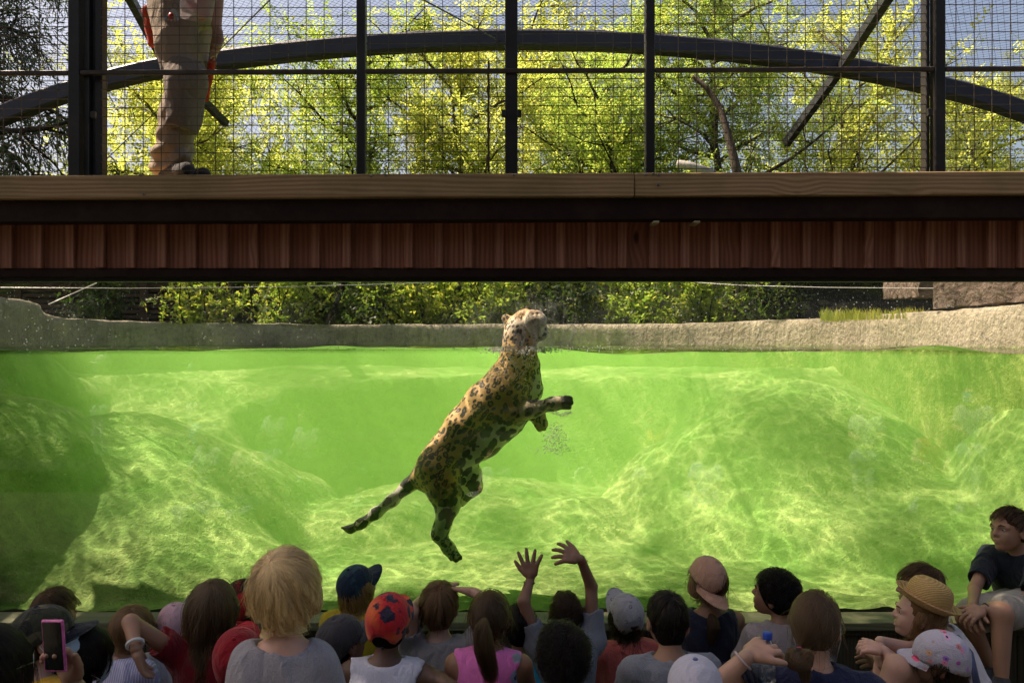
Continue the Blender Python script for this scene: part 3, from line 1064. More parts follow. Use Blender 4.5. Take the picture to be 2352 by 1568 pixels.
for k, (lb, x, y, h, s_, lm) in enumerate([
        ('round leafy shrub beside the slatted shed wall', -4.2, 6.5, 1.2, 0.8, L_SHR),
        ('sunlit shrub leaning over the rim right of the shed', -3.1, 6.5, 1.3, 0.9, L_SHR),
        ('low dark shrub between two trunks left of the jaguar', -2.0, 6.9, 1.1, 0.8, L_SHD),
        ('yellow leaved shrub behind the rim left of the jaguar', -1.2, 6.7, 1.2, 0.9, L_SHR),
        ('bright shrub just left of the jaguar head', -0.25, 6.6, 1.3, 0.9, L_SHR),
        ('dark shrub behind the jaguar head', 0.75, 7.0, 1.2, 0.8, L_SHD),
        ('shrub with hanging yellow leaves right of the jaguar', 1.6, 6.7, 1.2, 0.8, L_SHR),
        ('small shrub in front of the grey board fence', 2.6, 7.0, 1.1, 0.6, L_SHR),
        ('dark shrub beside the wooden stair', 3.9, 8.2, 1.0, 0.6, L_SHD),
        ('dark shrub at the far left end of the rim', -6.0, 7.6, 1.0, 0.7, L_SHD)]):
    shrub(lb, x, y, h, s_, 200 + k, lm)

# far wood behind everything: one mass
r = np.random.default_rng(5)
n = 9000
C = np.c_[r.uniform(-22, 22, n), r.uniform(17, 24, n), 1.9 + 3.0 * r.uniform(0, 1, n) ** 0.8 * (1 + 0.25 * np.sin(r.uniform(0, 6, n)))]
V, q = foliage_mesh(C, r.normal(size=(n, 3)), 'broad', 7.0, r)
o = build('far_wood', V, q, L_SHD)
tag(o, 'dark mass of far undergrowth behind the enclosure', 'undergrowth', kind='stuff')

# slatted timber shed at the left
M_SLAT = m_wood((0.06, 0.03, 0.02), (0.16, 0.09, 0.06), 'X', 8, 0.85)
shed = empty('timber_shed', (-6.6, 9.0, 1.98), 'dark brown shed wall of horizontal slats at left behind the rim', 'shed')
z = 1.98
while z < 3.6:
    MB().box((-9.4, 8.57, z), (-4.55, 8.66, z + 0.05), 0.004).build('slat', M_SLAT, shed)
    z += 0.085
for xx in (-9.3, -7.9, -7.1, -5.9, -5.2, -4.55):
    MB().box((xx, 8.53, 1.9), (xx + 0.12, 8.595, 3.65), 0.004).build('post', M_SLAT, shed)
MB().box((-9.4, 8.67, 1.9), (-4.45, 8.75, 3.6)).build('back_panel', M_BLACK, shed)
MB().box((-9.6, 8.3, 3.66), (-4.3, 10.6, 3.74)).build('roof', m_paint((0.05, 0.045, 0.045), 0.8), shed)
# grey vertical board fence at right of the jaguar
M_GREYB = m_wood((0.13, 0.11, 0.09), (0.24, 0.21, 0.17), 'Z', 9, 0.85)
bf = empty('board_fence', (2.6, 9.6, 1.98), 'grey upright board fence behind the rim right of the jaguar', 'fence')
x = 0.9
while x < 3.6:
    MB().box((x, 9.6, 1.95), (x + 0.135, 9.625 + random.uniform(0, 0.01), 3.4 + random.uniform(-0.03, 0.03)), 0.004).build('board', M_GREYB, bf)
    x += 0.145
MB().box((0.9, 9.64, 2.2), (3.6, 9.68, 2.3)).build('rail', M_GREYB, bf)
# wooden stair with balusters
st = empty('wooden_stair', (3.4, 9.0, 1.98), 'pale wooden stair with upright balusters beside the dark hut', 'stair')
M_PALE = m_wood((0.22, 0.19, 0.12), (0.38, 0.34, 0.24), 'Z', 9, 0.8)
for k in range(9):
    x = P(1605, 0, 13.2).x + k * 0.085
    MB().box((x, 8.7, 2.3 + 0.02 * k), (x + 0.045, 8.73, 3.3)).build('baluster', M_PALE, st)
a = P(1600, 727, 13.0); b_ = P(1665, 692, 13.0)
MB().bar(a, b_, 0.04, 0.10).build('stringer', M_PALE, st)
for k in range(6):
    p = P(1625, 700 + 6 * k, 13.1)
    MB().box((p.x, p.y, p.z), (p.x + 0.45, p.y + 0.22, p.z + 0.02)).build('tread', M_PALE, st)
MB().box((P(1742, 0, 13).x, 8.5, 2.6), (P(1742, 0, 13).x + 0.04, 8.54, 3.4)).build('handrail_post', M_PALE, st)
# black hut
hut = empty('dark_hut', (5.2, 8.4, 1.98), 'black shaded hut wall behind the right part of the rim', 'hut')
x = P(1745, 0, 12.6).x
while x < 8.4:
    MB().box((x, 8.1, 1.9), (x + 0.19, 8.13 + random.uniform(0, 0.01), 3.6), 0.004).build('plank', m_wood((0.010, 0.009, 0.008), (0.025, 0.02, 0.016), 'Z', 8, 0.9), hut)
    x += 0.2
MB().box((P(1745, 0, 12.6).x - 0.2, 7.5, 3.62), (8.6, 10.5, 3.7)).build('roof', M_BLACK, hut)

# weathered beam lying on the right end of the rim, with a second one behind
def m_oldbeam():
    t = NT('weathered_beam')
    co = t.coord('Object')
    m1 = t.mapping(co, (0.6, 2, 3))
    n = t.noise(m1, 4, 6, 0.65, 1.2); n2 = t.noise(co, 30, 4, 0.7)
    c = t.mix(t.ramp(n, [(0.35, 0), (0.6, 1)]), (0.045, 0.028, 0.02), (0.22, 0.16, 0.125))
    c = t.mix(t.ramp(n2, [(0.5, 0), (0.75, 0.6)]), c, (0.32, 0.25, 0.2))
    return t.done(t.principled(c, 0.9, 0.2, t.bump(t.math('ADD', n, t.math('MULTIPLY', n2, 0.3)), 1.0, 0.05)))


M_OLD = m_oldbeam()


def rough_beam(name, a, b, w, h, m, label, cat, seed):
    a = Vector(a); b = Vector(b); t_ = (b - a).normalized(); sd = t_.cross(Vector((0, 0, 1))).normalized(); up = sd.cross(t_)
    n = 40; ring = []
    for (i, j) in [(-1, -1), (-0.4, -1.0), (0.4, -1), (1, -1), (1, -0.4), (1, 0.4), (1, 1), (0.4, 1), (-0.4, 1), (-1, 1), (-1, 0.5), (-1, -0.5)]:
        ring.append((i, j))
    V = []
    for k in range(n + 1):
        p = a.lerp(b, k / n)
        for q_, (i, j) in enumerate(ring):
            e = 1 + 0.06 * math.sin(k * 0.9 + q_ * 2.1 + seed) + random.uniform(-0.02, 0.02)
            rr = 0.93 if abs(i) == 1 and abs(j) == 1 else 1.0
            V.append(p + sd * (i * w / 2 * e * rr) + up * (j * h / 2 * e * rr))
    N = len(ring); fs = [tuple(range(N - 1, -1, -1)), tuple(n * N + q_ for q_ in range(N))]
    for k in range(n):
        for q_ in range(N):
            fs.append((k * N + q_, k * N + (q_ + 1) % N, (k + 1) * N + (q_ + 1) % N, (k + 1) * N + q_))
    o = build(name, V, fs, m, None)
    smooth_angle(o, 50)
    return tag(o, label, cat)


rough_beam('weathered_beam', (3.62, 2.35, 2.27), (4.3, -0.2 + 0.5, 2.33), 0.3, 0.27, M_OLD, 'cracked brown timber beam lying on the right end of the rim', 'beam', 1)
rough_beam('weathered_beam', (4.4, 4.9, 2.45), (3.75, 2.75, 2.36), 0.3, 0.2, M_OLD, 'second cracked beam further back, running away from the first', 'beam', 2)
# grass tuft on the rim
r = np.random.default_rng(12)
V = []; fs = []
for k in range(900):
    u = r.uniform(1885, 2125); d = r.uniform(7.2, 8.4)
    p = P(u, 0, d); zz = 2.10
    hgt = r.uniform(0.02, 0.09); le = r.normal(size=2) * 0.03; w = 0.003
    b0 = len(V)
    V += [(p.x - w, p.y, zz - 0.03), (p.x + w, p.y, zz - 0.03), (p.x + le[0] * 0.4 + w * 0.6, p.y + le[1] * 0.4, zz + hgt * 0.6), (p.x + le[0] * 0.4 - w * 0.6, p.y + le[1] * 0.4, zz + hgt * 0.6), (p.x + le[0], p.y + le[1], zz + hgt)]
    fs += [(b0, b0 + 1, b0 + 2, b0 + 3), (b0 + 3, b0 + 2, b0 + 4)]
o = build('grass', V, fs, m_leaf((0.14, 0.16, 0.03), (0.22, 0.2, 0.05), (0.3, 0.25, 0.08), 0.5))
tag(o, 'dry yellow green grass tuft on the rim before the black hut', 'grass', kind='stuff')
# thin electric wires along the rim
M_THIN = m_paint((0.5, 0.48, 0.45), 0.4, 0.5)
o = MB().tube([P(-60, 660, 8.0), P(300, 662, 9.0), P(640, 659, 9.6), P(900, 652, 10), P(1180, 642, 10)], 0.0035, 5).build('guard_wire', M_THIN, None, True)
tag(o, 'thin pale guard wire stretched above the rim at left', 'wire')
o = MB().tube([P(1560, 646, 9.8), P(1700, 655, 9.6), P(1900, 660, 8.6), P(2130, 662, 7.2), P(2420, 660, 6.0)], 0.003, 5).build('guard_wire', M_THIN, None, True)
tag(o, 'thin pale guard wire stretched above the rim at right', 'wire')
o = MB().tube([P(112, 699, 8.3), P(222, 650, 9.4)], 0.006, 5).build('stake', M_THIN, None, True)
tag(o, 'thin slanting stake before the slatted shed', 'stake')

# unseen tree added on the visitors' side: its high crown throws the dappled shade
def shade_tree():
    r = np.random.default_rng(77)
    t = empty('shade_tree', (-6.5, -0.5, 0), 'unseen tall tree added beside the visitors to shade them with its high crown', 'tree')
    mb = MB(); C = []; Dv = []
    tr = [np.array([-6.5, -0.5, 0]), np.array([-6.3, -0.4, 2]), np.array([-6.0, 0.0, 4]), np.array([-5.4, 0.3, 6]), np.array([-4.4, 0.6, 7.2])]
    mb.tube(tr, [0.28, 0.24, 0.2, 0.16, 0.12], 8, False)
    for k in range(30):
        e = np.array([r.uniform(-7.3, -0.8), r.uniform(-1.7, 0.25), r.uniform(6.4, 7.6)])
        s = tr[-1] * (0.4 + 0.6 * r.uniform()) + e * 0.0
        s = tr[3 + (k % 2)]
        pts = [s + (e - s) * f + np.array([0, 0, 0.5 * math.sin(f * 3.14)]) + r.normal(size=3) * 0.05 for f in np.linspace(0, 1, 6)]
        mb.tube(pts, [0.06, 0.05, 0.04, 0.03, 0.02, 0.01], 5, False)
        for i in range(SHADE_N):
            C.append(e + r.normal(size=3) * np.array([0.6, 0.33, 0.3])); Dv.append(r.normal(size=3))
    for k in range(0):
        e = np.array([r.uniform(-6.9, -4.5), r.uniform(2.2, 4.2), r.uniform(6.4, 7.4)])
        s = tr[3]
        pts = [s + (e - s) * f + r.normal(size=3) * 0.05 for f in np.linspace(0, 1, 6)]
        mb.tube(pts, [0.06, 0.05, 0.04, 0.03, 0.02, 0.01], 5, False)
        for i in range(SHADE_N):
            C.append(e + r.normal(size=3) * np.array([0.5, 0.5, 0.3])); Dv.append(r.normal(size=3))
    mb.build('trunk', B_GREY, t, True)
    V, q = foliage_mesh(np.array(C), np.array(Dv), 'broad', 2.2, r)
    build('crown', V, q, L_SHR, t)


SHADE_N = 200
shade_tree()
# bare leaning limb at the right
b = P(1592, 175, 12.4)
pts = [P(1592, 175, 12.4), P(1625, 205, 12.4), P(1655, 250, 12.3), P(1672, 310, 12.2), P(1690, 380, 12.1), P(1700, 440, 12.1)]
o = MB().tube(pts, [0.035, 0.04, 0.05, 0.055, 0.065, 0.07], 8).build('dead_limb', B_GREY, None, True)
tag(o, 'bare curved grey limb leaning among the leaves right of centre', 'branch')
o = MB().tube([P(1555, 375, 11), P(1590, 383, 11), P(1640, 400, 11)], [0.05, 0.06, 0.06], 8).build('bleached_log', m_bark((0.3, 0.27, 0.24), (0.5, 0.46, 0.42)), None, True)
tag(o, 'pale bleached log end just above the bridge board', 'log')

# ------------------------------------------------------------------ smooth bodies from distance fields
def cap(a, b, r1, r2=None, k=None, op='u', **kw):
    return dict(t='c', a=np.array(a, np.float32), b=np.array(b, np.float32), r1=r1, r2=r1 if r2 is None else r2, k=k, op=op, **kw)


def ell(c, rad, rot=None, k=None, op='u', **kw):
    return dict(t='e', c=np.array(c, np.float32), rad=np.array(rad, np.float32), rot=None if rot is None else np.array(rot, np.float32), k=k, op=op, **kw)


def prim_dist(p, X):
    if p['t'] == 'c':
        ab = p['b'] - p['a']
        t_ = np.clip(((X - p['a']) @ ab) / max(float(ab @ ab), 1e-9), 0, 1)
        d = X - p['a'] - t_[:, None] * ab
        return np.sqrt((d * d).sum(1)) - (p['r1'] + (p['r2'] - p['r1']) * t_)
    if p['t'] == 'h':      # half space: negative on the side the normal points away from
        return (X - p['c']) @ p['n']
    Y = X - p['c']
    if p['rot'] is not None: Y = Y @ p['rot']            # world -> local (rot columns are local axes)
    k0 = np.sqrt(((Y / p['rad']) ** 2).sum(1)) + 1e-6
    k1 = np.sqrt(((Y / (p['rad'] ** 2)) ** 2).sum(1)) + 1e-6
    return k0 * (k0 - 1.0) / k1


def half(c, n, op='i', k=0.004):
    n = np.array(n, np.float32)
    return dict(t='h', c=np.array(c, np.float32), n=n / np.linalg.norm(n), op=op, k=k)


def field(prims, X, k, disp=None, grow_=0.0):
    d = None
    for p in prims:
        q = prim_dist(p, X)
        if p['op'] == 'u': q = q - grow_
        kk = p['k'] if p['k'] is not None else k
        if d is None:
            d = q; continue
        if p['op'] == 'u':
            h = np.clip(0.5 + 0.5 * (d - q) / kk, 0, 1)
            d = d + (q - d) * h - kk * h * (1 - h)
        else:
            if p['op'] == 's': q = -q
            h = np.clip(0.5 - 0.5 * (d - q) / kk, 0, 1)
            d = d + (q - d) * h + kk * h * (1 - h)
    if disp is not None:
        d = d + disp(X)
    return d


def bounds(prims, pad):
    lo = np.full(3, 1e9); hi = np.full(3, -1e9)
    for p in prims:
        if p['op'] != 'u': continue
        if p['t'] == 'c':
            r = max(p['r1'], p['r2'])
            for q in (p['a'], p['b']): lo = np.minimum(lo, q - r); hi = np.maximum(hi, q + r)
        else:
            r = float(p['rad'].max()); lo = np.minimum(lo, p['c'] - r); hi = np.maximum(hi, p['c'] + r)
    return lo - pad, hi + pad


def sdf_mesh(prims, h=0.008, k=0.02, disp=None, grow_=0.0):
    lo, hi = bounds(prims, 2.5 * h + grow_ + 0.006)
    B = 6
    nb = np.ceil((hi - lo) / (h * B)).astype(int)
    n = nb * B
    bc = [lo[i] + (np.arange(nb[i]) + 0.5) * h * B - 0.5 * h for i in range(3)]
    G = np.stack(np.meshgrid(*bc, indexing='ij'), -1).reshape(-1, 3).astype(np.float32)
    dc = field(prims, G, k, None, grow_)
    keep = np.abs(dc) < h * B * 0.95 + 0.012
    Dg = np.repeat(np.repeat(np.repeat(dc.reshape(nb), B, 0), B, 1), B, 2).astype(np.float32)
    loc = np.stack(np.meshgrid(*[np.arange(B)] * 3, indexing='ij'), -1).reshape(-1, 3)
    kb = np.argwhere(keep.reshape(nb))
    idx = (kb[:, None, :] * B + loc[None]).reshape(-1, 3)
    X = (lo + idx * h).astype(np.float32)
    vals = np.concatenate([field(prims, X[i:i + 200000], k, disp, grow_) for i in range(0, len(X), 200000)])
    Dg[idx[:, 0], idx[:, 1], idx[:, 2]] = vals
    # surface nets
    S = Dg < 0
    c8 = [S[i:n[0] - 1 + i, j:n[1] - 1 + j, l:n[2] - 1 + l] for i in (0, 1) for j in (0, 1) for l in (0, 1)]
    tot = sum(c.astype(np.int8) for c in c8)
    act = (tot > 0) & (tot < 8)
    cells = np.argwhere(act)
    vid = np.full(act.shape, -1, np.int32)
    vid[act] = np.arange(len(cells))
    acc = np.zeros((len(cells), 3)); cnt = np.zeros(len(cells))
    offs = [(0, 0, 0), (0, 0, 1), (0, 1, 0), (0, 1, 1), (1, 0, 0), (1, 0, 1), (1, 1, 0), (1, 1, 1)]
    for a in range(8):
        for b in range(a + 1, 8):
            oa, ob = np.array(offs[a]), np.array(offs[b])
            if np.abs(oa - ob).sum() != 1: continue
            da = Dg[cells[:, 0] + oa[0], cells[:, 1] + oa[1], cells[:, 2] + oa[2]]
            db = Dg[cells[:, 0] + ob[0], cells[:, 1] + ob[1], cells[:, 2] + ob[2]]
            m = (da < 0) != (db < 0)
            t_ = np.where(m, da / np.where(m, da - db, 1), 0)
            acc[m] += (oa + t_[:, None] * (ob - oa))[m]; cnt[m] += 1
    V = lo + (cells + acc / cnt[:, None]) * h
    quads = []
    for ax in range(3):
        sl0 = [slice(1, n[0] - 1), slice(1, n[1] - 1), slice(1, n[2] - 1)]
        sl1 = list(sl0); sl1[ax] = slice(2, n[ax])
        a = S[tuple(sl0)]; b = S[tuple(sl1)]
        e = np.argwhere(a != b) + 1
        if len(e) == 0: continue
        ins = S[e[:, 0], e[:, 1], e[:, 2]]
        u_, v_ = [(1, 2), (2, 0), (0, 1)][ax]
        du = np.zeros(3, int); du[u_] = 1
        dv = np.zeros(3, int); dv[v_] = 1
        g = lambda q: vid[q[:, 0], q[:, 1], q[:, 2]]
        q4 = np.stack([g(e - du - dv), g(e - dv), g(e), g(e - du)], 1)
        q4[~ins] = q4[~ins][:, ::-1]
        quads.append(q4)
    q = np.concatenate(quads)
    q = q[(q >= 0).all(1)]
    return V, q


def join(parts):
    V = []; Q = []; b = 0
    for v, q in parts:
        V.append(v); Q.append(q + b); b += len(v)
    return np.concatenate(V), np.concatenate(Q)


def set_attr(o, name, vals):
    a = o.data.attributes.new(name, 'FLOAT', 'POINT')
    a.data.foreach_set('value', np.asarray(vals, np.float32))


def hair_object(name, pts, rad, m, parent, taper=0.3):
    """pts: (N, K, 3) strands."""
    N, K, _ = pts.shape
    hc = bpy.data.hair_curves.new(name)
    hc.add_curves([K] * N)
    hc.attributes['position'].data.foreach_set('vector', np.ascontiguousarray(pts, np.float32).ravel())
    ra = hc.attributes.get('radius') or hc.attributes.new('radius', 'FLOAT', 'POINT')
    prof = np.linspace(1.0, taper, K)
    rr = (np.broadcast_to(prof, (N, K)) * rad).astype(np.float32)
    ra.data.foreach_set('value', np.ascontiguousarray(rr).ravel())
    key = np.floor(pts[:, -1] / 0.016).astype(np.int64)
    lv = ((key[:, 0] * 73856093) ^ (key[:, 1] * 19349663) ^ (key[:, 2] * 83492791)) % 997 / 997.0
    la = hc.attributes.new('lock', 'FLOAT', 'CURVE')
    la.data.foreach_set('value', lv.astype(np.float32))
    hc.materials.append(m)
    o = bpy.data.objects.new(name, hc)
    link(o, parent)
    if parent is not None:
        o.matrix_parent_inverse = parent.matrix_world.inverted()
    return o

# ------------------------------------------------------------------ the jaguar
JD = 4.85


def JC(cx, cy_, dy=0.0):
    """From the close-up pixel of the animal to the pool, dy metres further back."""
    u = 746.6 + 0.4028 * cx; v = 689 + 0.4028 * cy_
    return P(u, v, JD + dy * 0.85)


JR = 1.0 / 920.0 * (JD / 5.1)


def jc(a, b, r1, r2=None, k=None, **kw):
    return cap(JC(*a), JC(*b), r1 * JR, (r1 if r2 is None else r2) * JR, k, 'u', **kw)


# white: pale underside; big: large solid blotches; dark: black pads and bands
J = [
    jc((590, 1005), (690, 880), 92, 112, white=0.0, big=0.2),
    jc((690, 880), (800, 735), 112, 120, white=0.0, big=0.2),
    jc((800, 735), (930, 600), 120, 135, white=0.0, big=0.2),
    jc((930, 600), (1050, 475), 135, 130, white=0.0, big=0.1),
    jc((1050, 475), (1105, 350), 128, 104, white=0.0, big=0.0),
    jc((1105, 350), (1112, 235), 104, 98, white=0.1, big=0.0),
    # belly and chest
    jc((770, 890, 0.0), (900, 790, 0.0), 92, 105, white=0.9, big=1.0),
    jc((900, 790, 0.0), (1040, 670, 0.0), 105, 110, white=0.9, big=1.0),
    jc((1090, 600, 0.03), (1160, 520, 0.03), 105, 78, white=1.0, big=0.5),
    jc((1165, 500, 0.02), (1165, 380, 0.0), 72, 62, white=1.0, big=0.3),
    # near shoulder and foreleg
    jc((1040, 520, -0.07), (1085, 625, -0.11), 92, 74, white=0.0, big=0.25, k=0.05),
    jc((1085, 632, -0.12), (1180, 620, -0.17), 66, 46, white=0.45, big=0.7),
    jc((1180, 620, -0.17), (1300, 590, -0.22), 44, 34, white=0.6, big=0.5),
    jc((1300, 590, -0.22), (1368, 580, -0.235), 36, 36, white=0.5, big=0.3, dark=0.45),
    jc((1368, 560, -0.25), (1398, 562, -0.25), 17, 15, white=0.3, big=0.1, dark=0.8, k=0.006),
    jc((1365, 582, -0.262), (1402, 585, -0.262), 18, 15, white=0.3, big=0.1, dark=0.9, k=0.006),
    jc((1358, 604, -0.245), (1392, 608, -0.245), 17, 14, white=0.3, big=0.1, dark=0.9, k=0.006),
    # far foreleg, hanging
    jc((1130, 590, 0.10), (1205, 640, 0.06), 72, 46, white=0.4, big=0.4),
    jc((1205, 640, 0.06), (1232, 705, 0.02), 46, 42, white=0.3, big=0.2),
    jc((1218, 725, -0.01), (1222, 738, -0.01), 20, 16, white=0.3, dark=0.5, k=0.006),
    jc((1245, 715, -0.01), (1248, 730, -0.01), 20, 16, white=0.3, dark=0.5, k=0.006),
    # near hind leg
    jc((640, 960, -0.07), (678, 1090, -0.10), 118, 92, white=0.0, big=0.3, k=0.05),
    jc((678, 1090, -0.10), (700, 1165, -0.11), 90, 68, white=0.7, big=0.8),
    jc((700, 1165, -0.11), (668, 1290, -0.09), 64, 44, white=0.95, big=0.8),
    jc((668, 1290, -0.09), (645, 1335, -0.085), 42, 36, white=0.8, big=0.3),
    jc((645, 1335, -0.085), (705, 1415, -0.11), 36, 32, white=0.8, big=0.0),
    jc((705, 1415, -0.11), (735, 1450, -0.12), 34, 30, white=0.8, big=0.0, dark=0.25),
    jc((738, 1440, -0.12), (768, 1468, -0.12), 17, 16, white=0.5, dark=0.7, k=0.006),
    jc((722, 1455, -0.135), (748, 1482, -0.135), 17, 16, white=0.5, dark=0.8, k=0.006),
    jc((702, 1448, -0.12), (722, 1475, -0.12), 15, 14, white=0.5, dark=0.7, k=0.006),
    jc((688, 1430, -0.13), (684, 1444, -0.13), 12, 9, white=0.3, dark=0.7, k=0.006),
    # far hind leg, folded
    jc((720, 930, 0.06), (815, 1000, 0.06), 105, 78, white=0.9, big=1.0, k=0.05),
    jc((815, 1000, 0.06), (842, 1060, 0.08), 70, 56, white=0.7, big=0.9),
    jc((842, 1060, 0.08), (770, 1140, 0.12), 50, 40, white=0.6, big=0.6),
    # tail
    jc((545, 1000), (470, 1060, 0.01), 46, 36, white=0.4, big=0.7, tail=1.0),
    jc((470, 1060, 0.01), (385, 1140, 0.0), 35, 32, white=0.85, big=0.9, tail=1.0),
    jc((385, 1140, 0.0), (290, 1215, -0.02), 32, 31, white=0.9, big=0.9, tail=1.0),
    jc((290, 1215, -0.02), (205, 1275, -0.03), 31, 28, white=0.7, big=0.9, tail=1.0),
    jc((205, 1275, -0.03), (145, 1305, -0.03), 28, 22, white=0.2, big=0.8, tail=1.0, dark=0.85),
    jc((145, 1305, -0.03), (95, 1296, -0.03), 20, 7, white=0.2, dark=1.0, tail=1.0),
    # head, chin up
    cap(JC(1118, 170, 0.02), JC(1140, 140, 0.0), 90 * JR, 84 * JR, 0.03, white=0.15, big=0.0),
    cap(JC(1092, 185, -0.03), JC(1112, 150, -0.05), 58 * JR, 56 * JR, 0.03, white=0.75, big=0.05),
    cap(JC(1222, 185, -0.02), JC(1212, 155, -0.03), 48 * JR, 50 * JR, 0.03, white=0.6, big=0.0),
    cap(JC(1178, 128, -0.06), JC(1200, 112, -0.15), 62 * JR, 54 * JR, 0.03, white=0.45, big=0.0, muz=0.4),
    cap(JC(1172, 120, -0.165), JC(1166, 128, -0.18), 36 * JR, 30 * JR, 0.018, white=0.7, muz=0.9),
    cap(JC(1230, 114, -0.165), JC(1232, 122, -0.18), 34 * JR, 30 * JR, 0.018, white=0.7, muz=0.9),
    cap(JC(1202, 165, -0.11), JC(1204, 172, -0.15), 44 * JR, 34 * JR, 0.02, white=0.5, dark=0.7, muz=1.0),
    cap(JC(1182, 78, -0.17), JC(1218, 75, -0.17), 17 * JR, 17 * JR, 0.010, white=0.0, pink=1.0, muz=1.0),
    cap(JC(1200, 78, -0.175), JC(1201, 100, -0.195), 14 * JR, 8 * JR, 0.008, white=0.0, pink=1.0, muz=1.0),
    cap(JC(1138, 88, -0.02), JC(1180, 80, -0.11), 30 * JR, 22 * JR, 0.03, white=0.0, orange=1.0, muz=0.5),
    # brow, ears
    cap(JC(1108, 88, -0.07), JC(1125, 80, -0.08), 22 * JR, 20 * JR, 0.02, white=0.2, orange=0.8),
    cap(JC(1050, 122, 0.0), JC(1030, 102, 0.0), 34 * JR, 24 * JR, 0.02, dark=0.6),
    # mouth line
    dict(cap(JC(1158, 152, -0.185), JC(1201, 142, -0.215), 10 * JR, 9 * JR, 0.008), op='s'),
    dict(cap(JC(1244, 146, -0.185), JC(1201, 142, -0.215), 10 * JR, 9 * JR, 0.008), op='s'),
    dict(cap(JC(1187, 80, -0.198), JC(1189, 84, -0.205), 6 * JR, 5 * JR, 0.006), op='s'),
    dict(cap(JC(1213, 78, -0.198), JC(1212, 82, -0.205), 6 * JR, 5 * JR, 0.006), op='s'),
]


def j_disp(X):
    return 0.004 * nz(X[:, 0], X[:, 1], X[:, 2], 91, 3, 9.0) + 0.0012 * nz(X[:, 0], X[:, 1], X[:, 2], 92, 2, 60)


def m_jaguar():
    t = NT('jaguar_coat')
    co = t.coord('Object')
    white = t.attr('white'); big = t.attr('big'); dark = t.attr('dark'); muz = t.attr('muz'); pink = t.attr('pink'); orange = t.attr('orange'); tail = t.attr('tail')
    w = t.noise(co, 14, 3, 0.55, out='Color')
    p = t.vmath('ADD', co, t.vmath('SCALE', t.vmath('SUBTRACT', w, (0.5, 0.5, 0.5)), scale=0.055))
    # rows of spots drawn out along the body's diagonal
    p = t.mapping(p, (1, 1, 1), rot=(0, R(50), 0))
    p = t.mapping(p, (0.78, 1, 1.15))
    e = t.noise(co, 55, 3, 0.6)
    en = t.math('MULTIPLY', t.math('SUBTRACT', e, 0.5), 0.20)
    ds = t.math('ADD', t.voronoi(p, 30.0, rand=0.85), en)
    db = t.math('ADD', t.voronoi(p, 17.5, rand=0.8), en)
    df = t.math('ADD', t.voronoi(p, 44.0, rand=0.85), en)
    spot_s = t.ramp(ds, [(0.475, 1), (0.51, 0)])
    ring_in = t.math('MULTIPLY', t.ramp(ds, [(0.20, 1), (0.27, 0)]), t.ramp(t.noise(co, 7, 2, 0.5), [(0.36, 0), (0.46, 1)]))
    spot_b = t.ramp(db, [(0.535, 1), (0.565, 0)])
    spot_f = t.ramp(df, [(0.43, 1), (0.48, 0)])
    small = t.mix(t.ramp(big, [(0.02, 0), (0.12, 1)]), spot_f, spot_s)
    spots = t.mix(t.ramp(big, [(0.42, 0), (0.58, 1)]), small, spot_b)
    hair = t.noise(t.mapping(co, (1, 1, 1), rot=(0, R(40), 0)), 90, 4, 0.7)
    wv = t.math('ADD', white, t.math('MULTIPLY', t.math('SUBTRACT', e, 0.5), 0.5))
    tan = t.mix(hair, (0.56, 0.31, 0.09), (0.84, 0.55, 0.22))
    pale = t.mix(hair, (0.72, 0.66, 0.50), (0.95, 0.92, 0.82))
    c = t.mix(t.ramp(wv, [(0.2, 0), (0.75, 1)]), tan, pale)
    c = t.mix(t.math('MULTIPLY', orange, 0.8), c, (0.50, 0.22, 0.07))
    inner = t.math('MULTIPLY', t.math('MULTIPLY', ring_in, 0.65), t.ramp(big, [(0.3, 1), (0.5, 0)]))
    sp = t.math('MULTIPLY', spots, t.math('SUBTRACT', 1.0, inner))
    sp = t.math('MULTIPLY', sp, t.math('SUBTRACT', 1.0, t.math('MAXIMUM', t.math('MULTIPLY', orange, 0.8), t.math('MULTIPLY', muz, 0.9))))
    c = t.mix(sp, c, t.mix(hair, (0.004, 0.003, 0.003), (0.014, 0.010, 0.008)))
    dk = t.ramp(t.math('ADD', dark, t.math('MULTIPLY', t.math('SUBTRACT', t.noise(co, 26, 3, 0.6), 0.5), 0.9)), [(0.42, 0), (0.62, 1)])
    c = t.mix(dk, c, (0.014, 0.012, 0.011))
    c = t.mix(t.math('MULTIPLY', pink, 0.85), c, (0.33, 0.16, 0.13))
    r = t.math('SUBTRACT', 0.62, t.math('MULTIPLY', pink, 0.3))
    return t.done(t.principled(c, r, 0.4, t.bump(hair, 0.5, 0.006), sheen=0.25))


Vj, Qj = sdf_mesh(J, 0.0068, 0.032, j_disp)
jag = empty('jaguar', tuple(JC(640, 1000)), 'spotted jaguar swimming upright with its chin out of the green water', 'jaguar')
jo = build('body', Vj, Qj, m_jaguar(), jag, True)
X = Vj.astype(np.float32)
names = ('white', 'big', 'dark', 'muz', 'pink', 'orange', 'tail')
W = np.zeros(len(X)); A = {n_: np.zeros(len(X)) for n_ in names}
for p in J:
    if p['op'] != 'u': continue
    d = prim_dist(p, X)
    w = np.exp(-np.clip(d, -0.05, 0.2) / 0.014)
    if p.get('pink') or p.get('dark'): w = np.exp(-np.clip(d + 0.004, -0.05, 0.2) / 0.006) * 1.2
    W += w
    for n_ in names: A[n_] += w * p.get(n_, 0.0)
for n_ in names: set_attr(jo, n_, A[n_] / W)
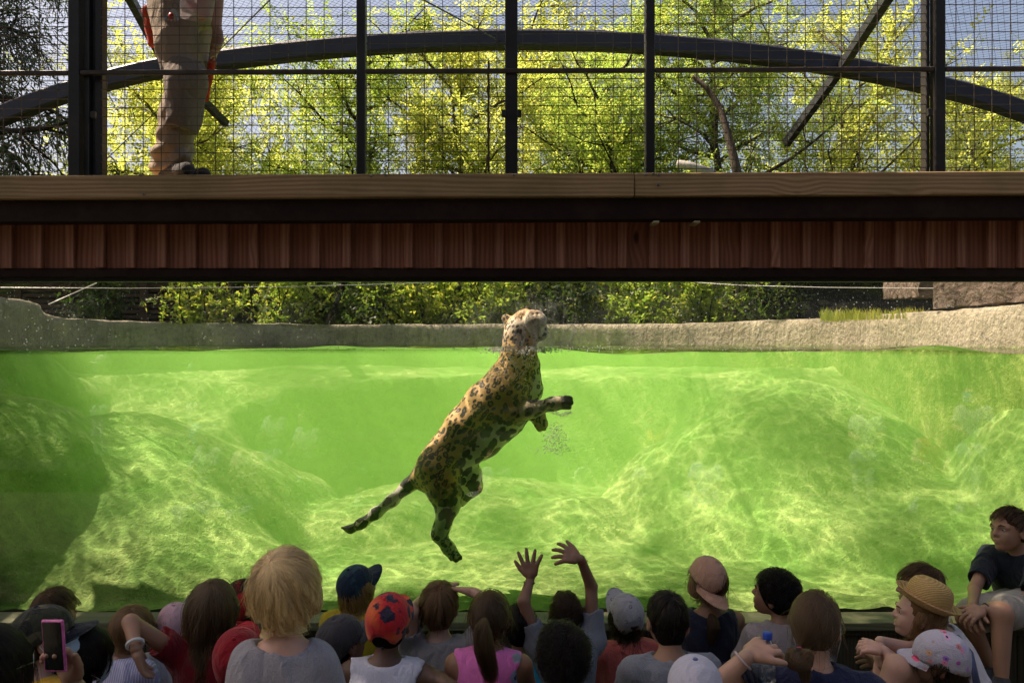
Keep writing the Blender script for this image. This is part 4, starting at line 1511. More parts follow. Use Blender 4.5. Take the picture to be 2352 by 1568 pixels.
# eyes and whiskers
M_EYE = m_paint((0.25, 0.16, 0.03), 0.1, 0.0, 0.1)
c = JC(1117, 98, -0.098)
MB().lathe([(0.0005, -0.011), (0.008, -0.008), (0.011, 0), (0.008, 0.008), (0.0005, 0.011)], c, 12).build('eye', M_EYE, jag, True)
rw = np.random.default_rng(3)
M_WHISK = m_paint((0.75, 0.72, 0.66), 0.5)
mbw = MB()
for sd, cx, cy_ in ((-1, 1160, 122), (1, 1236, 116)):
    for k in range(14):
        a = JC(cx + rw.uniform(-12, 12), cy_ + rw.uniform(-14, 16), -0.185)
        L = rw.uniform(55, 125)
        ang = rw.uniform(-0.35, 0.75)
        b = JC(cx + sd * L * math.cos(ang), cy_ + L * math.sin(ang) * 0.9, -0.18 + rw.uniform(-0.02, 0.06))
        mid = (a + b) / 2 + Vector((0, 0, 0.006))
        mbw.tube([a, mid, b], [0.0011, 0.0009, 0.0003], 4, False)
mbw.build('whiskers', M_WHISK, jag)

# bubbles by the paw, drops and specks
def blobs(name, pts, rads, m):
    t_ = (1 + 5 ** 0.5) / 2
    iv = np.array([(-1, t_, 0), (1, t_, 0), (-1, -t_, 0), (1, -t_, 0), (0, -1, t_), (0, 1, t_), (0, -1, -t_), (0, 1, -t_), (t_, 0, -1), (t_, 0, 1), (-t_, 0, -1), (-t_, 0, 1)]) / math.sqrt(1 + t_ * t_)
    fi = np.array([(0, 11, 5), (0, 5, 1), (0, 1, 7), (0, 7, 10), (0, 10, 11), (1, 5, 9), (5, 11, 4), (11, 10, 2), (10, 7, 6), (7, 1, 8), (3, 9, 4), (3, 4, 2), (3, 2, 6), (3, 6, 8), (3, 8, 9), (4, 9, 5), (2, 4, 11), (6, 2, 10), (8, 6, 7), (9, 8, 1)])
    V = (np.array(pts)[:, None, :] + iv[None] * np.array(rads)[:, None, None]).reshape(-1, 3)
    q = (np.arange(len(pts))[:, None, None] * 12 + fi[None]).reshape(-1, 3)
    return build(name, V, q, m, None, True)


def m_bubble():
    t = NT('air_bubbles')
    gl = t.node('ShaderNodeBsdfDiffuse'); t.set(gl.inputs[0], (0.95, 0.96, 0.94))
    tr = t.node('ShaderNodeBsdfTransparent'); t.set(tr.inputs[0], (1.0, 1.0, 1.0))
    return t.done(t.shader_mix(0.8, tr.outputs[0], gl.outputs[0]))


M_BUB = m_bubble()
pts = []; rads = []
for k in range(520):
    f = rw.uniform() ** 0.7
    cx = 1310 + rw.normal() * (25 + 30 * f); cy_ = 700 + 170 * f + rw.normal() * 12
    pts.append(JC(cx, cy_, 0.20 + rw.normal() * 0.05)); rads.append(rw.uniform(0.0010, 0.0042))
for k in range(160):
    cx = 1290 + rw.uniform(0, 120); cy_ = 645 + rw.normal() * 7 - 6 * math.sin(cx / 20)
    pts.append(JC(cx, cy_, 0.18 + rw.normal() * 0.03)); rads.append(rw.uniform(0.001, 0.004))
for k in range(420):
    cx = 1095 + rw.normal() * 55; cy_ = 290 + abs(rw.normal()) * 95
    pts.append(JC(cx, cy_, -0.165 + rw.uniform(-0.03, 0.01))); rads.append(rw.uniform(0.001, 0.0035))
for k in range(700):
    a = rw.uniform(0, 6.283); r_ = 0.12 + abs(rw.normal()) * 0.05
    c0 = JC(1112, 285, 0.0)
    pts.append((c0.x + math.cos(a) * r_, c0.y + math.sin(a) * r_, WATER_Z + rw.uniform(-0.012, 0.012) + 0.008 * math.sin(a * 5))); rads.append(rw.uniform(0.0015, 0.005))
for k in range(260):
    xx = rw.normal() * 0.9 + 0.3
    pts.append((xx, 0.05 + abs(rw.normal()) * 0.05, WATER_Z + 0.01 + rw.normal() * 0.008)); rads.append(rw.uniform(0.001, 0.0035))
o = blobs('bubbles', [tuple(p) for p in pts], rads, M_BUB)
tag(o, 'silvery air bubbles and foam round the jaguar neck and forepaw', 'bubbles', kind='stuff')
pts = []; rads = []
for k in range(1500):
    d = rw.uniform(4.55, 6.2)
    p = P(rw.uniform(-20, 2370), rw.uniform(810, 1380), d)
    pts.append(tuple(p)); rads.append(rw.uniform(0.0007, 0.0022) * d / 5)
o = blobs('particles', pts, rads, M_BUB)
tag(o, 'pale particles drifting in the green water', 'particles', kind='stuff')

# ------------------------------------------------------------------ people
@cached
def m_skin(col):
    t = NT('skin')
    co = t.coord('Object')
    n = t.noise(co, 9, 3, 0.5); n2 = t.noise(co, 120, 3, 0.6)
    c = t.mix(t.ramp(n, [(0.35, 0), (0.65, 1)]), sc3(col, 0.88), (min(1, col[0] * 1.1), col[1] * 1.02, col[2] * 0.98))
    return t.done(t.principled(c, 0.5, 0.4, t.bump(n2, 0.15, 0.002), sss=0.12))


@cached
def m_cloth(col, kind='plain', col2=(0.8, 0.8, 0.8), scale=1.0):
    t = NT('cloth')
    co = t.coord('Object')
    n = t.noise(co, 6, 4, 0.6); f = t.noise(co, 260, 2, 0.5)
    c = t.mix(n, sc3(col, 0.85), sc3(col, 1.12))
    z = t.node('ShaderNodeSeparateXYZ'); t.set(z.inputs[0], co)
    if kind == 'heather':
        c = t.mix(t.ramp(f, [(0.35, 0.0), (0.65, 0.35)]), c, sc3(col, 0.62))
    elif kind == 'stripes':
        s = t.math('SINE', t.math('MULTIPLY', t.math('ADD', z.outputs[2], t.math('MULTIPLY', n, 0.01)), 150.0 * scale))
        c = t.mix(t.ramp(s, [(0.45, 0), (0.6, 1)]), c, col2)
    elif kind == 'pinstripes':
        s = t.math('SINE', t.math('MULTIPLY', z.outputs[0], 620.0))
        c = t.mix(t.ramp(s, [(0.3, 0), (0.7, 1)]), c, col2)
    elif kind == 'butterfly':
        d = t.voronoi(t.mapping(co, (1, 0.4, 1)), 9.0 * scale)
        sx = t.noise(co, 40, 2, 0.5)
        dd = t.math('ADD', d, t.math('MULTIPLY', t.math('SUBTRACT', sx, 0.5), 0.25))
        vc = t.voronoi(t.mapping(co, (1, 0.4, 1)), 9.0 * scale, out='Color')
        tint = t.mix(0.5, vc, col2)
        c = t.mix(t.ramp(dd, [(0.27, 1), (0.31, 0)]), c, tint)
        c = t.mix(t.ramp(dd, [(0.09, 1), (0.12, 0)]), c, (0.03, 0.02, 0.03))
    elif kind == 'camo':
        a = t.noise(co, 11, 2, 0.5, 0.6); b = t.noise(t.mapping(co, (1, 1, 1), (5, 3, 1)), 13, 2, 0.5, 0.6)
        c = t.mix(t.ramp(a, [(0.48, 0), (0.5, 1)]), (0.028, 0.032, 0.016), (0.012, 0.013, 0.012))
        c = t.mix(t.ramp(b, [(0.56, 0), (0.58, 1)]), c, (0.10, 0.085, 0.045))
    elif kind == 'palm':
        a = t.noise(co, 5, 2, 0.5)
        grad = t.mix(t.ramp(a, [(0.4, 0), (0.65, 1)]), (0.55, 0.02, 0.025), (0.85, 0.26, 0.05))
        v = t.voronoi(co, 15.0)
        fr = t.noise(co, 34, 3, 0.7)
        m_ = t.math('ADD', v, t.math('MULTIPLY', t.math('SUBTRACT', fr, 0.5), 0.8))
        c = t.mix(t.ramp(m_, [(0.40, 1), (0.45, 0)]), grad, (0.02, 0.018, 0.04))
    elif kind == 'doodles':
        v = t.voronoi(co, 26.0)
        n3 = t.noise(co, 70, 2, 0.6)
        m_ = t.math('ADD', v, t.math('MULTIPLY', t.math('SUBTRACT', n3, 0.5), 0.25))
        ringm = t.math('MULTIPLY', t.ramp(m_, [(0.16, 0), (0.2, 1)]), t.ramp(m_, [(0.25, 1), (0.30, 0)]))
        c = t.mix(t.math('MULTIPLY', ringm, t.ramp(n3, [(0.4, 0), (0.5, 0.8)])), c, (0.05, 0.05, 0.06))
    elif kind == 'mesh_panel':
        c = t.mix(t.ramp(n, [(0.48, 0), (0.52, 1)]), c, col2)
    h = t.math('ADD', f, t.math('MULTIPLY', t.noise(t.mapping(co, (1, 1, 0.45)), 13, 3, 0.5, 1.6), 5.0))
    return t.done(t.principled(c, 0.85, 0.2, t.bump(h, 0.5, 0.010), sheen=0.15))


@cached
def m_hair(col, rough=0.32):
    t = NT('hair')
    h = t.node('ShaderNodeBsdfHairPrincipled')
    g = t.node('ShaderNodeHairInfo')
    rv = t.math('ADD', t.math('MULTIPLY', g.outputs['Random'], 0.35), t.math('MULTIPLY', t.attr('lock'), 0.65))
    c = t.mix(rv, sc3(col, 0.35), sc3(col, 1.7))
    t.set(h.inputs['Color'], c)
    t.set(h.inputs['Roughness'], rough); t.set(h.inputs['Radial Roughness'], 0.4); t.set(h.inputs['IOR'], 1.42)
    d = t.node('ShaderNodeBsdfDiffuse'); t.set(d.inputs[0], c)
    return t.done(t.shader_mix(0.55, h.outputs[0], d.outputs[0]))


@cached
def m_scalp(col):
    t = NT('hair_mass')
    co = t.coord('Object')
    n = t.noise(t.mapping(co, (1, 1, 0.3)), 60, 4, 0.7)
    c = t.mix(n, sc3(col, 0.45), sc3(col, 1.0))
    return t.done(t.principled(c, 0.9, 0.05, t.bump(n, 0.6, 0.006)))


M_LENS = m_paint((0.02, 0.02, 0.025), 0.08, 0.0, 0.1)
M_SCLERA = m_paint((0.40, 0.36, 0.33), 0.2, 0.0, 0.05)
M_IRIS = m_paint((0.012, 0.008, 0.006), 0.12, 0.0, 0.1)
M_MASK = m_cloth((0.45, 0.62, 0.75))


def rotm(yaw=0, pitch=0, roll=0):
    """Head/hat frame: +Y face, +Z up. yaw>0 turns to the left of the picture when seen from behind, pitch>0 looks up, roll>0 tips to the right."""
    return Matrix.Rotation(R(yaw), 3, 'Z') @ Matrix.Rotation(R(pitch), 3, 'X') @ Matrix.Rotation(R(roll), 3, 'Y')


CRAN = np.array([0.0725, 0.092, 0.088])       # skull ellipsoid radii for a 0.2 m head
CRAN_C = np.array([0.0, -0.010, 0.022])


class Head:
    def __init__(s, c, size, rot):
        s.c = np.array(c, float); s.s = size / 0.2; s.R = np.array(rot)

    def w(s, p):                    # local (0.2 m head units) -> world
        return s.c + (np.asarray(p) * s.s) @ s.R.T

    def prims(s):
        e = lambda c, r, **k: ell(s.w(c), np.array(r) * s.s, s.R, **k)
        c_ = lambda a, b, r1, r2=None, **k: cap(s.w(a), s.w(b), r1 * s.s, (r1 if r2 is None else r2) * s.s, **k)
        L = [e(CRAN_C, CRAN), e((0, 0.028, -0.040), (0.053, 0.056, 0.062), k=0.03), c_((0, 0.050, -0.084), (0, 0.070, -0.084), 0.022, 0.0165, k=0.02)]
        for sd in (-1, 1):
            L += [c_((sd * 0.033, 0.058, -0.026), (sd * 0.029, 0.060, -0.040), 0.0185, k=0.018),
                  c_((sd * 0.016, 0.083, 0.020), (sd * 0.044, 0.066, 0.016), 0.011, k=0.012),
                  e((sd * 0.074, -0.006, -0.010), (0.008, 0.019, 0.030), k=0.006),
                  c_((sd * 0.012, 0.0870, -0.024), (sd * 0.009, 0.088, -0.024), 0.0075, k=0.008)]
        L += [c_((0, 0.080, 0.012), (0, 0.099, -0.021), 0.008, 0.0098, k=0.010),
              e((0, 0.0845, -0.050), (0.019, 0.0125, 0.0065), k=0.004), e((0, 0.0825, -0.0615), (0.017, 0.012, 0.0075), k=0.004)]
        for sd in (-1, 1):
            L.append(e((sd * 0.031, 0.090, 0.002), (0.015, 0.013, 0.010), k=0.010, op='s'))
        L.append(c_((-0.016, 0.094, -0.0555), (0.016, 0.095, -0.0560), 0.0042, k=0.003, op='s'))
        for sd in (-1, 1):
            L.append(e((sd * 0.081, 0.0, -0.010), (0.005, 0.010, 0.016), k=0.004, op='s'))
        return L


def scalp_strands(hd, n, length, rg, lift=0.10, seed_dir=(0, -0.35, 0.94), grav=0.35, curl=0.15, hairline=None, K=9, part=None, clump=0.0, maxz=1.0, wave=0.0, wavef=3.0, cover=None, lock=0.72):
    """Strands rooted on the skull, combed away from the crown, then falling. Returns world (n,K,3)."""
    Rg = rg
    D = []
    while sum(len(a) for a in D) < n:
        v = Rg.normal(size=(n * 2, 3)); v /= np.linalg.norm(v, axis=1)[:, None]
        # hairline: high at the forehead, low at the nape
        lim = np.where(v[:, 1] > 0.25, 0.30 + 0.35 * (v[:, 1] - 0.25), -0.10 - 0.62 * np.clip(-v[:, 1] + 0.15, 0, 1))
        if hairline is not None: lim = hairline(v)
        m = (v[:, 2] > lim) & (v[:, 2] < maxz)
        D.append(v[m])
    v = np.concatenate(D)[:n]
    c0 = np.array(seed_dir, float); c0 /= np.linalg.norm(c0)
    if n > 700 and maxz >= 1.0 and K > 3:
        m_ = n // 4
        e = c0 + Rg.normal(size=(m_, 3)) * 0.33
        v[:m_] = e / np.linalg.norm(e, axis=1)[:, None]
    rad = CRAN * (1 + 0.02)
    pos = v * rad
    gl = np.array([0, 0, -1.0]) @ hd.R           # world down in local axes
    out = [pos.copy()]
    L = length * Rg.uniform(0.75, 1.15, n) if not callable(length) else length(v) * Rg.uniform(0.8, 1.12, n)
    lf = lift * Rg.uniform(0.25, 1.1, n)
    ph = Rg.uniform(0, 6.28, n)
    if clump > 0:
        ph = np.round(np.arctan2(v[:, 0], v[:, 1]) * 9) * 1.7 + np.round(v[:, 2] * 6) * 2.3
    rd = Rg.normal(size=(n, 3))
    for i in range(1, K):
        nn = pos / rad; nn = nn / np.linalg.norm(nn, axis=1)[:, None]
        away = nn * (nn @ c0)[:, None] - c0
        away /= (np.linalg.norm(away, axis=1)[:, None] + 1e-6)
        if part is not None:
            away = away + np.array(part)
        below = np.clip((-(pos @ -gl) - 0.0) / 0.05, 0, 1)[:, None] if False else 0
        g = grav * (0.3 + 0.7 * i / K)
        sw = np.stack([np.sin(ph + wavef * i), np.cos(ph * 1.3 + wavef * 0.8 * i), np.sin(ph * 0.7 + wavef * 1.1 * i)], 1)
        d = away * (1 - g) + gl * g + rd * curl + sw * wave
        d /= np.linalg.norm(d, axis=1)[:, None]
        pos = pos + d * (L / (K - 1))[:, None]
        r_ = np.linalg.norm(pos / rad, axis=1)
        want = 1.0 + lf * (0.4 + 0.6 * min(1.0, 2.0 * i / K))
        push = r_ < want
        pos[push] = pos[push] * (want[push] / r_[push])[:, None]
        out.append(pos.copy())
    out = np.stack(out, 1)
    free = Rg.uniform(0, 1, n) < 0.06
    if n > 700 and lock > 0:
        # strands gather into locks towards their tips
        ng = max(20, n // 26)
        gi = Rg.choice(n, ng, replace=False)
        near_ = np.concatenate([np.argmax(v[a_:a_ + 2000] @ v[gi].T, 1) for a_ in range(0, n, 2000)])
        g = out[gi][near_]
        wgt = (lock * np.linspace(0, 1, K) ** 0.8)[None, :, None]
        mixd = out * (1 - wgt) + g * wgt
        mixd[free] = out[free] * (1 + 0.16 * np.linspace(0, 1, K)[None, :, None] * Rg.uniform(0, 1, (int(free.sum()), 1, 1)))
        out = mixd
    loc = out + CRAN_C
    return hd.c + (loc * hd.s) @ hd.R.T


def collide(strands, prims, k=0.02, off=0.006, it=2):
    """Keep strand points outside the body."""
    sh = strands.shape
    X = strands.reshape(-1, 3).astype(np.float32)
    for _ in range(it):
        d = field(prims, X, k)
        m = d < off
        if not m.any(): break
        Y = X[m]; e = 0.003
        g = np.stack([field(prims, Y + np.eye(3, dtype=np.float32)[a] * e, k) - field(prims, Y - np.eye(3, dtype=np.float32)[a] * e, k) for a in range(3)], 1)
        g /= (np.linalg.norm(g, axis=1)[:, None] + 1e-6)
        X[m] = Y + g * (off - d[m])[:, None]
    return X.reshape(sh)


def ponytail(hd, n, tie, tail_pts, rg, spread=0.02, K=10, lift=0.05, hairline=None, tip=0.4):
    """Hair drawn over the skull to a tie (local point), then along tail_pts (world)."""
    base = scalp_strands(hd, n, 0.001, rg, 0.0, hairline=hairline, K=2)[:, 0]
    loc0 = ((base - hd.c) @ hd.R) / hd.s - CRAN_C
    rad = CRAN
    a = loc0 / rad; a /= np.linalg.norm(a, axis=1)[:, None]
    tl = np.array(tie) - CRAN_C
    b = tl / rad; bl = np.linalg.norm(b); b = b / bl
    out = []
    lf = 1.02 + lift * rg.uniform(0.2, 1.0, n)
    for f in np.linspace(0, 1, K):
        q = a * (1 - f) + b * f; q /= np.linalg.norm(q, axis=1)[:, None]
        rr = lf + (bl - lf) * (f ** 3)
        out.append(q * rad * rr[:, None] + CRAN_C)
    over = hd.c + (np.stack(out, 1) * hd.s) @ hd.R.T
    # tail
    T = [Vector(p) for p in tail_pts]
    tie_w = hd.w(tie)
    m = n
    offs = rg.normal(size=(m, 3)); offs /= (np.linalg.norm(offs, axis=1)[:, None]); offs *= rg.uniform(0, 1, (m, 1)) ** 0.5
    ln = rg.uniform(0.7, 1.05, m)
    KT = 14
    tt = np.linspace(0, 1, KT)
    tp = np.array([tuple(p) for p in T])
    ts = np.linspace(0, 1, len(T))
    tail = []
    ph = rg.uniform(0, 6.28, m)
    for i, f in enumerate(tt):
        g = f * ln
        c = np.stack([np.interp(g, ts, tp[:, a_]) for a_ in range(3)], 1)
        wdt = spread * (0.35 + 1.3 * np.sin(np.clip(f, 0, 1) * 2.4) * (1 - tip * f))
        w = np.stack([np.sin(ph + 5 * f), np.cos(ph + 4 * f), 0 * ph], 1) * 0.004
        tail.append(c + offs * wdt + w)
    return over, np.stack(tail, 1)


def hand_prims(wrist, direction, palm_n, size=0.13, curl=0.25, spread=0.28, thumb_side=1, finger_curl=None):
    """Palm, four unequal bent fingers and a thumb leaving the side of the palm."""
    w = np.array(wrist, float); d = np.array(direction, float); d /= np.linalg.norm(d)
    n = np.array(palm_n, float); n = n - d * (n @ d); n /= np.linalg.norm(n)
    s = np.cross(d, n) * thumb_side          # towards the thumb
    u = size
    L = [cap(w - d * 0.10 * u, w + d * 0.12 * u, 0.155 * u, 0.16 * u)]
    for f in (-0.20, -0.07, 0.07, 0.19):
        L.append(cap(w + d * 0.10 * u + s * f * 0.75 * u, w + d * 0.44 * u + s * f * 1.15 * u, 0.115 * u, 0.095 * u, k=0.07 * u))
    lens = (0.46, 0.52, 0.48, 0.37)
    for i, (f, ln) in enumerate(zip((0.225, 0.075, -0.08, -0.22), lens)):
        base = w + d * (0.46 if i in (1, 2) else 0.43) * u + s * f * 1.1 * u
        a = (1.2 - i * 0.85) * spread
        fd = d * math.cos(a) + s * math.sin(a)
        c = curl if finger_curl is None else finger_curl[i]
        p = base
        for j, (fr, r1, r2) in enumerate(((0.44, 0.082, 0.075), (0.31, 0.075, 0.068), (0.25, 0.068, 0.056))):
            th = c * (0.5 + j)
            q = p + (fd * math.cos(th) + n * math.sin(th)) * ln * fr * u
            L.append(cap(p, q, r1 * u, r2 * u, k=0.02 * u))
            p = q
    tb = w + d * 0.14 * u + s * 0.20 * u
    td = d * 0.62 + s * 0.75 + n * 0.25 * max(curl, 0.2); td /= np.linalg.norm(td)
    t1 = tb + td * 0.22 * u; td2 = td * 0.8 + d * 0.35 + n * 0.2 * curl; td2 /= np.linalg.norm(td2)
    t2 = t1 + td2 * 0.17 * u; t3 = t2 + td2 * 0.14 * u
    L += [cap(tb, t1, 0.115 * u, 0.09 * u, k=0.07 * u), cap(t1, t2, 0.085 * u, 0.075 * u, k=0.02 * u), cap(t2, t3, 0.075 * u, 0.055 * u, k=0.02 * u)]
    return L


def cloth_disp(seed, amp=0.0085):
    def f(X):
        a = nz(X[:, 0], X[:, 1], X[:, 2] * 0.6, seed, 2, 8.0)
        ridge = 1 - 2 * np.abs(nz(X[:, 0] + 0.3 * X[:, 2], X[:, 1], X[:, 2] * 0.45, seed + 1, 2, 13.0))
        return amp * 0.7 * a - amp * 0.9 * np.clip(ridge, 0, 1) ** 3
    return f


def cap_hat(hd, yaw, pitch, roll, m_dome, m_brim, parent, brim_len=0.070, up=0.0, dome_h=1.0, back_hole=False, size=1.0, name='cap', drop=0.0):
    """Baseball cap in its own frame on the skull: dome panels, button, brim."""
    Rh = hd.R @ np.array(rotm(yaw, pitch, roll))
    W = lambda p: hd.c + ((np.asarray(p) + CRAN_C + np.array([0, 0, up])) * hd.s * size) @ Rh.T
    rad = (CRAN + 0.010) * np.array([1, 1, dome_h])
    n, mr = 40, 12
    V = []; fs = []
    for i in range(mr + 1):
        for k in range(n):
            a = 2 * math.pi * k / n
            ph = (math.pi / 2 + 0.10) * i / mr
            if back_hole: ph *= 1 - 0.30 * max(0.0, 1 - ((a - 1.5 * math.pi) / 0.50) ** 2) ** 0.5
            # dome a little squarer than the skull, seams drawn in
            seam = 1 - 0.006 * max(0, math.cos(6 * a)) ** 14
            bulge = 1 + 0.05 * math.sin(ph) ** 2 * (1 if math.cos(a - math.pi / 2) > 0 else 0.6) * math.sin(2 * ph)
            low = 0.0
            p = np.array([rad[0] * math.sin(ph) * math.cos(a), rad[1] * math.sin(ph) * math.sin(a), rad[2] * math.cos(ph)]) * seam * bulge
            if i > mr - 3 and math.sin(a) < 0: p[2] -= (0.020 + drop) * (-math.sin(a)) * (i - mr + 3) / 3
            V.append(W(p))
    for i in range(mr):
        for k in range(n):
            fs.append((i * n + k, (i + 1) * n + k, (i + 1) * n + (k + 1) % n, i * n + (k + 1) % n))
    # inner lip for thickness
    b = len(V)
    for k in range(n):
        V.append(V[mr * n + k] + (W((0, 0, 0)) - V[mr * n + k]) * 0.05)
    for k in range(n):
        fs.append((mr * n + k, b + k, b + (k + 1) % n, mr * n + (k + 1) % n))
    dome = build(name, V, fs, m_dome, parent, True)
    # brim
    V = []; fs = []
    nb_, mrr = 22, 6
    for lay in (0, 1):
        for j in range(mrr + 1):
            f = j / mrr
            for k in range(nb_ + 1):
                a = math.pi / 2 + (k / nb_ - 0.5) * 2 * R(66)
                e = math.cos((k / nb_ - 0.5) * math.pi * 0.97) ** 0.55
                ph = math.pi / 2 + 0.06
                base = np.array([rad[0] * math.cos(a), rad[1] * math.sin(a), rad[2] * math.cos(ph)])
                p = base + np.array([0.12 * math.cos(a) * 0.15, 1.0, 0]) * (brim_len * e * f)
                x = (k / nb_ - 0.5) * 2
                p[2] += -0.020 * x * x * (0.3 + 0.7 * f) - 0.010 * f - 0.003 * lay
                V.append(W(p))
    N = nb_ + 1; Ly = (mrr + 1) * N
    for j in range(mrr):
        for k in range(nb_):
            q = (j * N + k, j * N + k + 1, (j + 1) * N + k + 1, (j + 1) * N + k)
            fs.append(q[::-1]); fs.append(tuple(i + Ly for i in q))
    for k in range(nb_): fs.append((mrr * N + k, mrr * N + k + 1, Ly + mrr * N + k + 1, Ly + mrr * N + k))
    br = build('brim', V, fs, m_brim, dome, True)
    br.parent = dome; br.matrix_parent_inverse = Matrix.Identity(4)
    top = W((0, 0, rad[2] * 1.0))
    bt = MB().lathe([(0.001, 0.004), (0.007, 0.003), (0.009, -0.001), (0.007, -0.004)][::-1], top, 10, Matrix(Rh.tolist())).build('button', m_brim, None, True)
    bt.parent = dome
    return dome, W


PEOPLE = []


def person(name_label, head, size=0.195, yaw=0, pitch=0, roll=0, skin=(0.40, 0.23, 0.16), shirt=None, sleeve='short', hip=None, sw=0.135, neck=None,
           arms=None, legs='cross', pants=(0.06, 0.07, 0.10), byaw=None, hres=0.0078, hair=None, ground=0.0, adult=1.0, hands=None, face=True, shoulder_drop=0.0, sleeve_f=0.75, neckhole=0.052, armhole=0.05, pantlen=1.0, bare_feet=False):
    """head: (u, v, d) of the head's middle. arms: list per side (-1 left, +1 right) of joints [(elbow), (wrist)] as world points."""
    seed = len(PEOPLE) + 300
    PEOPLE.append(name_label)
    rg = np.random.default_rng(seed)
    H = P(*head) if len(head) == 3 else Vector(head[1])
    rot = rotm(yaw, pitch, roll)
    hd = Head(H, size, rot)
    s = size / 0.2 * adult
    byaw = yaw * 0.5 if byaw is None else byaw
    fw = np.array([-math.sin(R(byaw)), math.cos(R(byaw)), 0]); rt = np.array([math.cos(R(byaw)), math.sin(R(byaw)), 0]); up = np.array([0, 0, 1.0])
    sk = hd.w((0, -0.035, -0.045))
    nb = np.array(neck) if neck is not None else sk - up * 0.085 * s - fw * 0.012 * s
    hipz = ground + (0.13 if legs in ('cross', 'bent') else 0.0)
    hp = np.array(hip) if hip is not None else np.array([nb[0], nb[1] + 0.0, hipz]) - fw * 0.03
    tdir = (nb - hp); tl = np.linalg.norm(tdir); tdir = tdir / tl
    sh = {sd: nb + rt * sd * sw * 0.9 * s - up * (0.045 + shoulder_drop) * s for sd in (-1, 1)}
    t = empty('person', (float(hp[0]), float(hp[1]), ground), name_label, 'person')
    # torso
    rt_m = np.stack([rt, fw, up], 1)
    tor = [cap(nb - tdir * 0.09 * s - rt * 0.05 * s, nb - tdir * 0.09 * s + rt * 0.05 * s, 0.085 * s),
           cap(nb - tdir * 0.16 * s - rt * 0.045 * s, nb - tdir * 0.16 * s + rt * 0.045 * s, 0.088 * s, k=0.05),
           cap(nb - tdir * min(0.28 * s, tl * 0.7) - rt * 0.04 * s, nb - tdir * min(0.28 * s, tl * 0.7) + rt * 0.04 * s, 0.080 * s, k=0.06),
           cap(hp - rt * 0.055 * s, hp + rt * 0.055 * s, 0.098 * s, k=0.06),
           cap(sh[-1], nb - tdir * 0.035 * s, 0.040 * s, 0.044 * s, k=0.05), cap(sh[1], nb - tdir * 0.035 * s, 0.040 * s, 0.044 * s, k=0.05)]
    nk = [cap(sk, nb - tdir * 0.03 * s, 0.040 * s, 0.046 * s, k=0.02)]
    body = hd.prims() + nk + tor
    fore = []
    sleeves = []
    handsets = []
    arms = arms or {}
    for sd in (-1, 1):
        if sd in arms:
            el, wr = np.array(arms[sd][0]), np.array(arms[sd][1])
        else:
            el = sh[sd] + rt * sd * 0.05 * s - up * 0.17 * s + fw * 0.05 * s
            wr = el + fw * 0.15 * s - rt * sd * 0.07 * s - up * 0.02 * s
        fore += [cap(sh[sd], el, 0.037 * s, 0.029 * s, k=0.03), cap(el, wr, 0.030 * s, 0.0215 * s, k=0.012)]
        hs = (hands or {}).get(sd, {})
        dirn = hs.get('dir', wr - el); pn = hs.get('palm', fw - up * 0.3)
        handsets += hand_prims(wr + np.array(dirn) / np.linalg.norm(dirn) * 0.012, dirn, pn, hs.get('size', 0.125 * s), hs.get('curl', 0.35), hs.get('spread', 0.16), hs.get('thumb', sd), hs.get('fc'))
        if sleeve == 'short':
            se = sh[sd] + (el - sh[sd]) * sleeve_f
            sleeves.append(cap(sh[sd], se, 0.046 * s, 0.046 * s, k=0.03))
        elif sleeve == 'long':
            sleeves += [cap(sh[sd], el, 0.046 * s, 0.040 * s, k=0.03), cap(el, el + (wr - el) * 0.9, 0.040 * s, 0.031 * s, k=0.015)]
        elif sleeve == 'cap':
            se = sh[sd] + (el - sh[sd]) * 0.3
            sleeves.append(cap(sh[sd], se, 0.044 * s, 0.046 * s, k=0.03))
    leg = []; lowleg = []; feet = []
    lj = {}
    if isinstance(legs, dict):
        lj = {sd: [np.array(p) for p in legs[sd]] for sd in (-1, 1)}
    elif legs == 'cross':
        for sd in (-1, 1):
            h0 = hp + rt * sd * 0.075 * s
            kn = hp + rt * sd * 0.20 * s + fw * 0.26 * s; kn[2] = ground + 0.14
            an = hp - rt * sd * 0.06 * s + fw * 0.30 * s; an[2] = ground + 0.07
            lj[sd] = [h0, kn, an]
    elif legs == 'bent':
        for sd in (-1, 1):
            h0 = hp + rt * sd * 0.075 * s
            kn = hp + rt * sd * 0.11 * s + fw * 0.24 * s; kn[2] = ground + 0.34
            an = hp + rt * sd * 0.09 * s + fw * 0.36 * s; an[2] = ground + 0.06
            lj[sd] = [h0, kn, an]
    elif legs == 'stand':
        for sd in (-1, 1):
            h0 = hp + rt * sd * 0.07 * s
            kn = np.array([h0[0], h0[1], ground + (h0[2] - ground) * 0.52]) + fw * 0.02
            an = np.array([h0[0], h0[1], ground + 0.07]) - fw * 0.01
            lj[sd] = [h0, kn, an]
    for sd in lj:
        h0, kn, an = lj[sd]
        leg += [cap(h0, kn, 0.074 * s, 0.052 * s, k=0.03)]
        lowleg += [cap(kn, an, 0.050 * s, 0.030 * s, k=0.015)]
        fd = fw if legs != 'cross' else -rt * sd
        feet += [cap(an - up * 0.03 * s, an - up * 0.04 * s + np.array(fd) * 0.13 * s, 0.032 * s, 0.026 * s, k=0.02)]
    full = body + fore + leg + lowleg + (feet if bare_feet else [])
    V1 = sdf_mesh(full, hres, 0.018)
    V2 = sdf_mesh(handsets, 0.0042 * max(1, s), 0.006)
    bo = build('body', *join([V1, V2]), m_skin(skin), t, True)
    info = dict(t=t, hd=hd, nb=nb, sh=sh, fw=fw, rt=rt, rg=rg, s=s, full=full, sk=sk)
